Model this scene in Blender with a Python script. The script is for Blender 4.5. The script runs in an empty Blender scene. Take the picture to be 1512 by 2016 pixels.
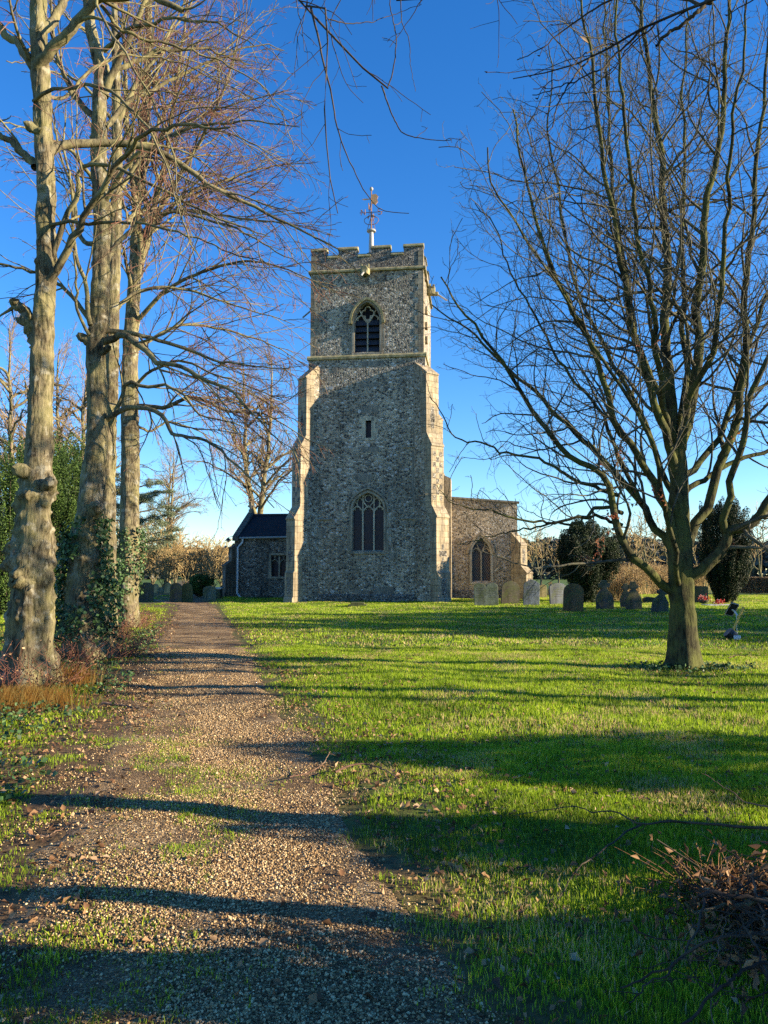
import bpy, math
import numpy as np
from mathutils import Vector, Matrix, noise as mnoise

sc = bpy.context.scene
col = sc.collection
rng = np.random.default_rng(11)
R_ = math.radians

# ------------------------------------------------------------------ camera
F = 1515.0; PITCH = math.atan(122 / F); EYE = 1.6
cs, sn = math.cos(PITCH), math.sin(PITCH)
cam = bpy.data.objects.new('camera', bpy.data.cameras.new('camera'))
col.objects.link(cam)
cam.data.sensor_fit = 'VERTICAL'; cam.data.sensor_height = 24
cam.data.lens = 24 * F / 2016
cam.data.clip_start = 0.05; cam.data.clip_end = 3000
cam.location = (0, 0, EYE); cam.rotation_euler = (math.pi / 2 + PITCH, 0, 0)
sc.camera = cam

# ------------------------------------------------------------------ light
SUN_EL, SUN_AZ = 15.5, 9.6      # azimuth: degrees from +x towards the camera (-y)
sdir = Vector((math.cos(R_(SUN_EL)) * math.cos(R_(SUN_AZ)), -math.cos(R_(SUN_EL)) * math.sin(R_(SUN_AZ)), math.sin(R_(SUN_EL))))
w = bpy.data.worlds.new("World"); sc.world = w; w.use_nodes = True
nt = w.node_tree; nt.nodes.clear()
sky = nt.nodes.new('ShaderNodeTexSky'); sky.sky_type = 'NISHITA'; sky.sun_disc = False
sky.sun_elevation = R_(SUN_EL); sky.sun_rotation = math.atan2(sdir.x, sdir.y)
sky.air_density = 1.0; sky.dust_density = 0.0; sky.ozone_density = 4.2; sky.altitude = 0
hs = nt.nodes.new('ShaderNodeHueSaturation'); hs.inputs['Hue'].default_value = .509; hs.inputs['Saturation'].default_value = 1.22; hs.inputs['Value'].default_value = 1.28
bg = nt.nodes.new('ShaderNodeBackground'); bg.inputs[1].default_value = 0.078
wo = nt.nodes.new('ShaderNodeOutputWorld')
nt.links.new(sky.outputs[0], hs.inputs['Color']); nt.links.new(hs.outputs[0], bg.inputs[0]); nt.links.new(bg.outputs[0], wo.inputs[0])
sl = bpy.data.lights.new('sun', 'SUN'); sl.energy = 5.0; sl.angle = R_(0.5); sl.color = (1, 0.83, 0.58)
so = bpy.data.objects.new('sun', sl); col.objects.link(so)
so.rotation_euler = sdir.to_track_quat('Z', 'Y').to_euler()
sc.view_settings.view_transform = 'Standard'; sc.view_settings.look = 'None'
sc.view_settings.exposure = 1.6; sc.view_settings.gamma = 1
sc.view_settings.use_curve_mapping = False
sc.render.engine = 'CYCLES'
sc.cycles.max_bounces = 5; sc.cycles.diffuse_bounces = 3; sc.cycles.transparent_max_bounces = 4
sc.cycles.use_denoising = False

# ------------------------------------------------------------------ helpers
def P(px, py, Y):
    "the place at distance Y seen at a pixel of the photograph"
    u = (px - 756) / F; v = (1008 - py) / F
    s = Y / (cs - v * sn)
    return np.array([u * s, Y, EYE + (sn + v * cs) * s])

def G(px, py, z=0.0):
    u = (px - 756) / F; v = (1008 - py) / F
    s = (z - EYE) / (sn + v * cs)
    return np.array([u * s, (cs - v * sn) * s, z])

def height(x, y):
    x = np.asarray(x, float); y = np.asarray(y, float)
    return 0.022 * np.sin(x * .9 + 1.3) * np.sin(y * .7) + 0.016 * np.sin(x * 2.3 + y * 1.1) + 0.008 * np.sin(x * 5.1 - y * 4.3) + 0.05 * np.sin(x * .21 + y * .17) * np.clip((y - 6) / 20, 0, 1)

def pathx(y): return -0.42 - 0.245 * (np.asarray(y, float) - 2.7)

def vnoise(x, y, s, seed=0):
    "smooth value noise for arrays"
    r = np.random.default_rng(seed).random((256, 256))
    X = np.asarray(x) / s + 1000; Y = np.asarray(y) / s + 1000
    xi = np.floor(X).astype(int); yi = np.floor(Y).astype(int)
    fx = X - xi; fy = Y - yi; fx = fx * fx * (3 - 2 * fx); fy = fy * fy * (3 - 2 * fy)
    a = r[xi % 256, yi % 256]; b = r[(xi + 1) % 256, yi % 256]; c = r[xi % 256, (yi + 1) % 256]; d = r[(xi + 1) % 256, (yi + 1) % 256]
    return (a * (1 - fx) + b * fx) * (1 - fy) + (c * (1 - fx) + d * fx) * fy

def fnoise(x, y, s, seed=0):
    return .55 * vnoise(x, y, s, seed) + .3 * vnoise(x, y, s / 2.3, seed + 1) + .15 * vnoise(x, y, s / 5, seed + 2)

def link(o, parent=None):
    col.objects.link(o)
    if parent is not None: o.parent = parent
    return o

def np_mesh(name, V, Fa, mat, parent=None, smooth=False, attr=None):
    "V (n,3); Fa (m,k) of one size, or a list of such arrays"
    me = bpy.data.meshes.new(name)
    Fs = Fa if isinstance(Fa, list) else [Fa]
    V = np.ascontiguousarray(V, np.float32)
    me.vertices.add(len(V)); me.vertices.foreach_set('co', V.ravel())
    nl = sum(f.size for f in Fs); npol = sum(len(f) for f in Fs)
    me.loops.add(nl); me.polygons.add(npol)
    me.loops.foreach_set('vertex_index', np.concatenate([f.ravel() for f in Fs]).astype(np.int32))
    sizes = np.concatenate([np.full(len(f), f.shape[1], np.int32) for f in Fs])
    starts = np.concatenate([[0], np.cumsum(sizes)[:-1]]).astype(np.int32)
    me.polygons.foreach_set('loop_start', starts)
    if smooth: me.polygons.foreach_set('use_smooth', np.ones(npol, bool))
    me.update(calc_edges=True)
    if attr is not None:
        a = me.attributes.new('tint', 'FLOAT', 'POINT'); a.data.foreach_set('value', np.asarray(attr, np.float32))
    me.materials.append(mat)
    o = bpy.data.objects.new(name, me)
    return link(o, parent)

class MB:
    "collects plain shapes, builds ONE mesh"
    def __init__(s): s.v = []; s.f = []
    def add(s, vs, fs):
        b = len(s.v); s.v += [tuple(map(float, p)) for p in vs]; s.f += [tuple(i + b for i in f) for f in fs]
    def box(s, x0, x1, y0, y1, z0, z1):
        s.add([(x0, y0, z0), (x1, y0, z0), (x1, y1, z0), (x0, y1, z0), (x0, y0, z1), (x1, y0, z1), (x1, y1, z1), (x0, y1, z1)],
              [(0, 3, 2, 1), (4, 5, 6, 7), (0, 1, 5, 4), (1, 2, 6, 5), (2, 3, 7, 6), (3, 0, 4, 7)])
    def prism(s, pts, y0, y1):
        "outline (x,z) counter-clockwise seen from -y, extruded in y"
        n = len(pts)
        s.add([(p[0], y0, p[1]) for p in pts] + [(p[0], y1, p[1]) for p in pts],
              [tuple(range(n)), tuple(range(2 * n - 1, n - 1, -1))] + [(i, i + n, (i + 1) % n + n, (i + 1) % n) for i in range(n)])
    def prism_x(s, pts, x0, x1):
        "outline (y,z) extruded in x"
        n = len(pts)
        s.add([(x0, p[0], p[1]) for p in pts] + [(x1, p[0], p[1]) for p in pts],
              [tuple(range(n)), tuple(range(2 * n - 1, n - 1, -1))] + [(i, i + n, (i + 1) % n + n, (i + 1) % n) for i in range(n)])
    def strip(s, pts, wd, y0, y1, closed=False):
        "bar of width wd along a line of (x,z), between depths y0 and y1"
        p = np.array(pts, float); n = len(p)
        t = (np.roll(p, -1, 0) - np.roll(p, 1, 0)) if closed else np.gradient(p, axis=0)
        t /= np.maximum(np.linalg.norm(t, axis=1), 1e-9)[:, None]
        nn = np.stack([-t[:, 1], t[:, 0]], 1) * wd / 2
        a = p + nn; b = p - nn
        vs = [(q[0], y0, q[1]) for q in a] + [(q[0], y0, q[1]) for q in b] + [(q[0], y1, q[1]) for q in a] + [(q[0], y1, q[1]) for q in b]
        fs = []
        m = n if closed else n - 1
        for i in range(m):
            j = (i + 1) % n
            fs += [(i, j, n + j, n + i), (2 * n + i, 3 * n + i, 3 * n + j, 2 * n + j), (i, 2 * n + i, 2 * n + j, j), (n + i, n + j, 3 * n + j, 3 * n + i)]
        if not closed:
            fs += [(0, n, 3 * n, 2 * n), (n - 1, 3 * n - 1, 4 * n - 1, 2 * n - 1)]
        s.add(vs, fs)
    def lathe(s, cx, cy, prof, k=16):
        n = len(prof); vs = []; fs = []
        for r, z in prof:
            for i in range(k):
                a = 2 * math.pi * i / k; vs.append((cx + r * math.cos(a), cy + r * math.sin(a), z))
        for j in range(n - 1):
            for i in range(k):
                fs.append((j * k + i, j * k + (i + 1) % k, (j + 1) * k + (i + 1) % k, (j + 1) * k + i))
        fs.append(tuple(range(k - 1, -1, -1))); fs.append(tuple((n - 1) * k + i for i in range(k)))
        s.add(vs, fs)
    def tube(s, pts, r, k=8):
        V, Q = tubes(np.array([pts], float), np.full((1, len(pts)), float(r)) if np.isscalar(r) else np.array([r], float), k)
        n = len(pts)
        s.add(V, [tuple(q) for q in Q] + [tuple(range(k)), tuple(range((n - 1) * k, n * k))])
    def build(s, name, mat, parent=None, bevel=0.0, smooth=False):
        me = bpy.data.meshes.new(name); me.from_pydata(s.v, [], s.f); me.materials.append(mat)
        import bmesh
        bm = bmesh.new(); bm.from_mesh(me); bmesh.ops.recalc_face_normals(bm, faces=bm.faces)
        if bevel: bmesh.ops.bevel(bm, geom=[e for e in bm.edges if len(e.link_faces) == 2 and e.calc_face_angle(0) > .5], offset=bevel, segments=2, affect='EDGES', profile=.6, clamp_overlap=True)
        bm.to_mesh(me); bm.free()
        if smooth: me.polygons.foreach_set('use_smooth', [True] * len(me.polygons))
        me.update()
        return link(bpy.data.objects.new(name, me), parent)

def tag(o, label=None, cat=None, group=None, kind=None):
    if label: o['label'] = label
    if cat: o['category'] = cat
    if group: o['group'] = group
    if kind: o['kind'] = kind
    return o

def empty(name, loc, label, cat, group=None, rz=0):
    o = bpy.data.objects.new(name, None); o.location = [float(c) for c in loc]; o.rotation_euler = (0, 0, rz)
    o.empty_display_size = .2
    link(o); return tag(o, label, cat, group)

def tubes(Pn, Rn, k=4, jit=0):
    B, n, _ = Pn.shape
    T = np.gradient(Pn, axis=1); T /= np.maximum(np.linalg.norm(T, axis=2, keepdims=True), 1e-9)
    m = T.mean(1); ref = np.zeros((B, 3)); vert = np.abs(m[:, 2]) > .7 * np.linalg.norm(m, axis=1)
    ref[~vert, 2] = 1; ref[vert, 0] = 1
    U = np.cross(T, ref[:, None, :]); U /= np.maximum(np.linalg.norm(U, axis=2, keepdims=True), 1e-9)
    W = np.cross(T, U)
    a = np.arange(k) * 2 * math.pi / k
    V = Pn[:, :, None, :] + Rn[:, :, None, None] * (np.cos(a)[None, None, :, None] * U[:, :, None, :] + np.sin(a)[None, None, :, None] * W[:, :, None, :])
    base = (np.arange(B)[:, None, None] * n + np.arange(n - 1)[None, :, None]) * k
    i = np.arange(k)[None, None, :]; j = (i + 1) % k
    Q = np.stack([base + i, base + k + i, base + k + j, base + j], -1).reshape(-1, 4)
    return V.reshape(-1, 3), Q

def join(parts):
    Vs = []; Qs = []; b = 0
    for V, Q in parts:
        Vs.append(V); Qs.append(Q + b); b += len(V)
    return np.concatenate(Vs), np.concatenate(Qs)

def spline(pts, n, wob=0.0, rg=None):
    "Catmull-Rom through (x,y,z) points, resampled evenly"
    p = np.array(pts, float); q = np.vstack([2 * p[0] - p[1], p, 2 * p[-1] - p[-2]])
    out = []
    for i in range(1, len(q) - 2):
        for t in np.linspace(0, 1, 12, endpoint=False):
            out.append(.5 * ((2 * q[i]) + (-q[i - 1] + q[i + 1]) * t + (2 * q[i - 1] - 5 * q[i] + 4 * q[i + 1] - q[i + 2]) * t * t + (-q[i - 1] + 3 * q[i] - 3 * q[i + 1] + q[i + 2]) * t ** 3))
    out.append(p[-1]); out = np.array(out)
    d = np.concatenate([[0], np.cumsum(np.linalg.norm(np.diff(out, axis=0), axis=1))])
    s = np.linspace(0, d[-1], n)
    r = np.stack([np.interp(s, d, out[:, c]) for c in range(3)], 1)
    if wob and rg is not None:
        w_ = np.cumsum(rg.normal(0, wob, (n, 3)), 0); w_ -= np.linspace(0, 1, n)[:, None] * w_[-1]; w_[0] = 0; r = r + w_
    return r

def plen(Pn): return np.linalg.norm(np.diff(Pn, axis=1), axis=2).sum(1)

def grow(rg, Pn, Rn, dens, t0, t1, ang, asd, lr, n, wig, trop, rr, rend, lmax=9, taper=.6, lmin=0.05, side=None):
    """children of every branch at once. dens: per metre of parent; lr: length ratio; trop: pull per step"""
    B, m, _ = Pn.shape; L = plen(Pn)
    cnt = np.maximum(1, np.round(dens * L * (t1 - t0) + rg.random(B) - .5)).astype(int)
    idx = np.repeat(np.arange(B), cnt); N = len(idx)
    k = np.concatenate([np.arange(c) for c in cnt]); kk = cnt[idx]
    t = t0 + (t1 - t0) * (k + rg.random(N)) / kk
    f = t * (m - 1); i0 = np.minimum(f.astype(int), m - 2); fr = (f - i0)[:, None]
    pos = Pn[idx, i0] * (1 - fr) + Pn[idx, i0 + 1] * fr
    tan = Pn[idx, i0 + 1] - Pn[idx, i0]; tan /= np.maximum(np.linalg.norm(tan, axis=1, keepdims=True), 1e-9)
    r = Rn[idx, i0] * (1 - fr[:, 0]) + Rn[idx, i0 + 1] * fr[:, 0]
    ref = rg.normal(size=(N, 3)); perp = np.cross(tan, ref); perp /= np.maximum(np.linalg.norm(perp, axis=1, keepdims=True), 1e-9)
    if side is not None: perp = perp + np.array(side)[None]; perp -= (perp * tan).sum(1, keepdims=True) * tan; perp /= np.maximum(np.linalg.norm(perp, axis=1, keepdims=True), 1e-9)
    a = rg.normal(ang, asd, N)[:, None]
    d = np.cos(a) * tan + np.sin(a) * perp
    ln = np.clip(L[idx] * lr * (1 - taper * (t - t0) / (t1 - t0 + 1e-9)) * rg.uniform(.6, 1.25, N), lmin, lmax)
    C = np.zeros((N, n, 3)); C[:, 0] = pos
    for s in range(1, n):
        d = d + rg.normal(0, wig, (N, 3)) + np.array(trop)[None] / (n - 1)
        d /= np.linalg.norm(d, axis=1, keepdims=True)
        C[:, s] = C[:, s - 1] + d * (ln / (n - 1))[:, None]
    r0 = np.maximum(r * rr, rend * 1.2)
    Rr = r0[:, None] * (1 - np.linspace(0, 1, n)[None] ** .8) + rend * np.linspace(0, 1, n)[None]
    return C, Rr

# ------------------------------------------------------------------ materials
def new_mat(name):
    m = bpy.data.materials.new(name); m.use_nodes = True; n = m.node_tree.nodes; n.clear()
    o = n.new('ShaderNodeOutputMaterial'); b = n.new('ShaderNodeBsdfPrincipled'); m.node_tree.links.new(b.outputs[0], o.inputs[0])
    b.inputs['Specular IOR Level'].default_value = .25
    return m, m.node_tree, b, o

def node(t, typ, **kw):
    n = t.nodes.new(typ)
    for k, v in kw.items():
        if k in ('operation', 'blend_type', 'feature', 'distance', 'noise_dimensions', 'attribute_name', 'data_type', 'interpolation_type'): setattr(n, k, v)
        else: n.inputs[k.replace('_', ' ')].default_value = v
    return n

def ramp(t, fac, stops, interp='LINEAR'):
    r = t.nodes.new('ShaderNodeValToRGB'); r.color_ramp.interpolation = interp
    e = r.color_ramp.elements
    while len(e) < len(stops): e.new(.5)
    for el, (p, c) in zip(e, stops):
        el.position = p; el.color = (c[0], c[1], c[2], 1) if not np.isscalar(c) else (c, c, c, 1)
    t.links.new(fac, r.inputs[0]); return r.outputs[0]

def mixc(t, fac, a, b, mode='MIX'):
    m = t.nodes.new('ShaderNodeMix'); m.data_type = 'RGBA'; m.blend_type = mode
    for sock, v in ((m.inputs[0], fac), (m.inputs[6], a), (m.inputs[7], b)):
        if isinstance(v, bpy.types.NodeSocket): t.links.new(v, sock)
        elif np.isscalar(v): sock.default_value = v
        else: sock.default_value = (v[0], v[1], v[2], 1)
    return m.outputs[2]

def coords(t, scale=(1, 1, 1), kind='Object'):
    c = t.nodes.new('ShaderNodeTexCoord'); m = t.nodes.new('ShaderNodeMapping'); m.inputs['Scale'].default_value = scale
    t.links.new(c.outputs[kind], m.inputs[0]); return m.outputs[0]

def noise(t, vec, scale, detail=4, rough=.55):
    n = t.nodes.new('ShaderNodeTexNoise'); n.inputs['Scale'].default_value = scale; n.inputs['Detail'].default_value = detail; n.inputs['Roughness'].default_value = rough
    if vec is not None: t.links.new(vec, n.inputs['Vector'])
    return n.outputs[0]

def bump(t, b, h, strength, dist, prev=None):
    n = t.nodes.new('ShaderNodeBump'); n.inputs['Strength'].default_value = strength; n.inputs['Distance'].default_value = dist
    t.links.new(h, n.inputs['Height'])
    if prev is not None: t.links.new(prev, n.inputs['Normal'])
    t.links.new(n.outputs[0], b.inputs['Normal']); return n.outputs[0]

def flint_mat(name, mortar=(.50, .41, .27), sc_=8.0, warm=0.0, dark=1.0):
    m, t, b, o = new_mat(name)
    v = coords(t, (1, 1, 1.35))
    vd = t.nodes.new('ShaderNodeVectorMath'); vd.operation = 'MULTIPLY_ADD'
    nn = t.nodes.new('ShaderNodeTexNoise'); nn.inputs['Scale'].default_value = 6; t.links.new(v, nn.inputs['Vector'])
    t.links.new(nn.outputs['Color'], vd.inputs[0]); vd.inputs[1].default_value = (.12, .12, .12); t.links.new(v, vd.inputs[2]); v2 = vd.outputs[0]
    a = node(t, 'ShaderNodeTexVoronoi', Scale=sc_); t.links.new(v2, a.inputs['Vector'])
    e = node(t, 'ShaderNodeTexVoronoi', feature='DISTANCE_TO_EDGE', Scale=sc_); t.links.new(v2, e.inputs['Vector'])
    sep = t.nodes.new('ShaderNodeSeparateColor'); t.links.new(a.outputs['Color'], sep.inputs[0])
    d = dark
    cell = ramp(t, sep.outputs[0], [(0, (.055 * d, .052 * d, .052 * d)), (.22, (.11 * d, .10 * d, .092 * d)), (.40, (.22 * d, .20 * d, .17 * d)), (.66, ((.36 + warm * .1) * d, (.32 + warm * .04) * d, .25 * d)), (.88, (.5 * d, .45 * d, .37 * d)), (.96, (.6 * d, .56 * d, .49 * d)), (1, (.75 * d, .71 * d, .63 * d))])
    big = noise(t, v, .55, 4)
    mort = mixc(t, big, (mortar[0] * .6, mortar[1] * .6, mortar[2] * .55), mortar)
    jit = noise(t, v, 25, 2)
    edge = t.nodes.new('ShaderNodeMath'); edge.operation = 'MULTIPLY_ADD'; t.links.new(jit, edge.inputs[0]); edge.inputs[1].default_value = -.08; t.links.new(e.outputs['Distance'], edge.inputs[2])
    mask = ramp(t, edge.outputs[0], [(.015, 0), (.06, 1)])
    c = mixc(t, mask, mort, cell)
    st = ramp(t, noise(t, coords(t, (1, 1, .3)), .8, 5), [(.35, .62), (.65, 1.18)])
    c = mixc(t, 1, c, st, 'MULTIPLY')
    t.links.new(c, b.inputs['Base Color'])
    rg_ = ramp(t, mask, [(0, .95), (1, .45)]); t.links.new(rg_, b.inputs['Roughness'])
    hh = ramp(t, edge.outputs[0], [(0, 0), (.3, 1)])
    p = bump(t, b, hh, .7, .05)
    return m

def stone_mat(name, c1=(.50, .42, .29), c2=(.33, .29, .22), blocks=True, mossy=0.0, bump_s=.4, lich=.25):
    m, t, b, o = new_mat(name)
    v = coords(t)
    n1 = noise(t, v, 1.6, 6, .65); n2 = noise(t, v, 9, 5, .7)
    c = mixc(t, ramp(t, n1, [(.35, 0), (.65, 1)]), c1, c2)
    c = mixc(t, ramp(t, n2, [(.45, 0), (.75, .55)]), c, (c2[0] * .55, c2[1] * .55, c2[2] * .5))
    c = mixc(t, ramp(t, noise(t, v, 22, 3, .6), [(.6, 0), (.7, lich)]), c, (.55, .53, .42))
    h = n2
    c = mixc(t, 1, c, ramp(t, noise(t, coords(t, (3.5, 3.5, .35)), 1.3, 5, .65), [(.38, .58), (.6, 1.08)]), 'MULTIPLY')
    if blocks:
        br = t.nodes.new('ShaderNodeTexBrick'); br.inputs['Scale'].default_value = 1; br.inputs['Mortar Size'].default_value = .012; br.inputs['Brick Width'].default_value = .62; br.inputs['Row Height'].default_value = .33
        br.inputs['Color1'].default_value = (1, 1, 1, 1); br.inputs['Color2'].default_value = (.8, .78, .74, 1); br.inputs['Mortar'].default_value = (.4, .36, .3, 1)
        sx = t.nodes.new('ShaderNodeSeparateXYZ'); t.links.new(v, sx.inputs[0]); ad = node(t, 'ShaderNodeMath', operation='ADD'); t.links.new(sx.outputs[0], ad.inputs[0]); t.links.new(sx.outputs[1], ad.inputs[1])
        cx = t.nodes.new('ShaderNodeCombineXYZ'); t.links.new(ad.outputs[0], cx.inputs[0]); t.links.new(sx.outputs[2], cx.inputs[1]); t.links.new(cx.outputs[0], br.inputs['Vector'])
        c = mixc(t, 1, c, br.outputs[0], 'MULTIPLY')
    if mossy:
        c = mixc(t, ramp(t, noise(t, v, 3.1, 5, .7), [(.5 - mossy * .3, 0), (.7, .85)]), c, (.10, .12, .035))
    t.links.new(c, b.inputs['Base Color']); b.inputs['Roughness'].default_value = .9
    bump(t, b, h, bump_s, .02)
    return m

def bark_mat(name, base, dark, lichen, lam=.5, scale=(6, 6, 1.2), bs=.8, bd=.03, pale=None):
    m, t, b, o = new_mat(name)
    v = coords(t, scale); vo = coords(t)
    n1 = noise(t, v, 3.0, 8, .7); n2 = noise(t, vo, 2.2, 5, .65)
    c = mixc(t, ramp(t, n1, [(.38, 0), (.56, 1)]), dark, base)
    c = mixc(t, 1, c, ramp(t, noise(t, vo, 1.1, 5, .7), [(.35, .5), (.6, 1.15)]), 'MULTIPLY')
    c = mixc(t, ramp(t, n2, [(.42, 0), (.62, lam)]), c, lichen)
    if pale: c = mixc(t, ramp(t, noise(t, vo, 5.5, 4, .6), [(.56, 0), (.66, .6)]), c, pale)
    t.links.new(c, b.inputs['Base Color']); b.inputs['Roughness'].default_value = .92; b.inputs['Specular IOR Level'].default_value = .12
    bump(t, b, n1, bs, bd)
    return m

def plain(name, c, rough=.6, metal=0, var=.2, scale=8):
    m, t, b, o = new_mat(name)
    n = noise(t, coords(t), scale, 4)
    cc = mixc(t, n, tuple(x * (1 - var) for x in c), tuple(min(1, x * (1 + var)) for x in c))
    t.links.new(cc, b.inputs['Base Color']); b.inputs['Roughness'].default_value = rough; b.inputs['Metallic'].default_value = metal
    return m

def leaf_mat(name, stops, trans=.35, rough=.6, interp='LINEAR', spec=.25):
    "colour chosen per leaf through the point attribute tint"
    m, t, b, o = new_mat(name)
    a = t.nodes.new('ShaderNodeAttribute'); a.attribute_name = 'tint'
    c = ramp(t, a.outputs['Fac'], stops, interp)
    t.links.new(c, b.inputs['Base Color']); b.inputs['Roughness'].default_value = rough; b.inputs['Specular IOR Level'].default_value = spec
    if trans:
        tr = t.nodes.new('ShaderNodeBsdfTranslucent'); t.links.new(c, tr.inputs[0])
        mx = t.nodes.new('ShaderNodeMixShader'); mx.inputs[0].default_value = trans
        t.links.new(b.outputs[0], mx.inputs[1]); t.links.new(tr.outputs[0], mx.inputs[2]); t.links.new(mx.outputs[0], o.inputs[0])
    return m

M = {}
M['flint'] = flint_mat('flint_rubble', sc_=6.8)
M['flint_dark'] = flint_mat('knapped_flint', mortar=(.2, .18, .15), sc_=11, dark=.8)
M['flint_aisle'] = flint_mat('flint_aisle', mortar=(.62, .48, .28), sc_=9, warm=1, dark=1.15)  # flint lightened and warmed: grazing sun on the aisle put into its colour
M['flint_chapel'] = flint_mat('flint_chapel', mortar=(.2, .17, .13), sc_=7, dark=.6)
M['ashlar'] = stone_mat('ashlar', (.50, .41, .27), (.31, .26, .19), lich=.5)
M['dressed'] = stone_mat('dressed_stone', (.42, .36, .26), (.26, .23, .17), blocks=False)
M['coping'] = stone_mat('coping_stone', (.42, .36, .18), (.30, .27, .17), blocks=False, mossy=.1)
M['rust'] = plain('rust_iron', (.25, .14, .09), .7, .2)
M['vane'] = plain('gilt', (.75, .38, .16), .45, .3)
M['lead'] = plain('lead_pole', (.34, .33, .31), .5, .2)
M['slate'] = plain('slate_dark', (.03, .035, .045), .45, 0, .5, 3)
M['black'] = plain('black_plastic', (.02, .022, .026), .35)
M['white'] = plain('white_plastic', (.62, .63, .64), .4, 0, .06)
M['unlit_void'] = plain('dark_void', (.008, .008, .01), .9)  # near-black colour stands in for the unlit inside of the belfry

def glass_mat(name, lattice):
    m, t, b, o = new_mat(name)
    v = coords(t)
    sx = t.nodes.new('ShaderNodeSeparateXYZ'); t.links.new(v, sx.inputs[0])
    def wav(sign):
        a = node(t, 'ShaderNodeMath', operation='MULTIPLY_ADD'); t.links.new(sx.outputs[2], a.inputs[0]); a.inputs[1].default_value = .62 * sign; t.links.new(sx.outputs[0], a.inputs[2])
        s_ = node(t, 'ShaderNodeMath', operation='MULTIPLY'); t.links.new(a.outputs[0], s_.inputs[0]); s_.inputs[1].default_value = 7.4
        f_ = node(t, 'ShaderNodeMath', operation='FRACT'); t.links.new(s_.outputs[0], f_.inputs[0])
        c_ = node(t, 'ShaderNodeMath', operation='LESS_THAN'); t.links.new(f_.outputs[0], c_.inputs[0]); c_.inputs[1].default_value = .13
        return c_.outputs[0]
    mx = node(t, 'ShaderNodeMath', operation='MAXIMUM'); t.links.new(wav(1), mx.inputs[0]); t.links.new(wav(-1), mx.inputs[1])
    n = noise(t, v, 1.7, 4)
    c = mixc(t, ramp(t, n, [(.45, 0), (.7, 1)]), (.012, .014, .03), (.06, .025, .02))
    c = mixc(t, mx.outputs[0], c, lattice)
    t.links.new(c, b.inputs['Base Color']); b.inputs['Roughness'].default_value = .35; b.inputs['Specular IOR Level'].default_value = .3
    return m
M['glass'] = glass_mat('leaded_glass', (.035, .035, .05))
M['glass_wire'] = glass_mat('wired_glass', (.22, .19, .15))

# ------------------------------------------------------------------ ground, path
def ground_mat():
    m, t, b, o = new_mat('ground_soil_turf')
    v = coords(t, (1, 1, 1))
    sx = t.nodes.new('ShaderNodeSeparateXYZ'); t.links.new(v, sx.inputs[0])
    d = node(t, 'ShaderNodeMath', operation='MULTIPLY_ADD'); t.links.new(sx.outputs[1], d.inputs[0]); d.inputs[1].default_value = .245; t.links.new(sx.outputs[0], d.inputs[2])
    d2 = node(t, 'ShaderNodeMath', operation='ADD'); t.links.new(d.outputs[0], d2.inputs[0]); d2.inputs[1].default_value = -.2415   # x - pathx(y)
    n1 = noise(t, v, 1.3, 6, .6); n2 = noise(t, v, 14, 6, .65)
    soil = mixc(t, ramp(t, n2, [(.35, 0), (.65, 1)]), (.05, .03, .014), (.17, .105, .045))
    turf = mixc(t, ramp(t, n2, [(.3, 0), (.7, 1)]), (.035, .07, .008), (.10, .17, .015))
    nd = node(t, 'ShaderNodeMath', operation='MULTIPLY_ADD'); t.links.new(n1, nd.inputs[0]); nd.inputs[1].default_value = 2.6; t.links.new(d2.outputs[0], nd.inputs[2])
    right = ramp(t, node_map(t, nd.outputs[0], 1.8, 3.1), [(0, 0), (1, 1)])
    neg = node(t, 'ShaderNodeMath', operation='MULTIPLY_ADD'); t.links.new(n1, neg.inputs[0]); neg.inputs[1].default_value = 5; ng = node(t, 'ShaderNodeMath', operation='MULTIPLY'); t.links.new(d2.outputs[0], ng.inputs[0]); ng.inputs[1].default_value = -1; t.links.new(ng.outputs[0], neg.inputs[2])
    left = ramp(t, node_map(t, neg.outputs[0], 4.5, 8.5), [(0, 0), (1, 1)])
    mxm = node(t, 'ShaderNodeMath', operation='MAXIMUM'); t.links.new(right, mxm.inputs[0]); t.links.new(left, mxm.inputs[1])
    c = mixc(t, mxm.outputs[0], soil, turf)
    t.links.new(c, b.inputs['Base Color']); b.inputs['Roughness'].default_value = .95
    bump(t, b, n2, .6, .03)
    return m
def node_map(t, s, a, b_):
    m = t.nodes.new('ShaderNodeMapRange'); m.inputs[1].default_value = a; m.inputs[2].default_value = b_; t.links.new(s, m.inputs[0]); return m.outputs[0]

def axis(lo, hi, n, p=3):
    s = np.linspace(-1, 1, n); a = np.sign(s) * np.abs(s) ** p
    return np.where(a < 0, -a * lo, a * hi)
gx = axis(-700, 700, 281); gy = axis(-200, 1500, 301) + 4
GX, GY = np.meshgrid(gx, gy); GZ = height(GX, GY) * np.clip(1 - (np.hypot(GX, GY) - 80) / 60, 0, 1)
nx_, ny_ = len(gx), len(gy)
ii = (np.arange(ny_ - 1)[:, None] * nx_ + np.arange(nx_ - 1)[None]).ravel()
gq = np.stack([ii, ii + 1, ii + nx_ + 1, ii + nx_], 1)
tag(np_mesh('ground', np.stack([GX, GY, GZ], -1).reshape(-1, 3), gq, ground_mat(), smooth=True), kind='structure')

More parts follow.
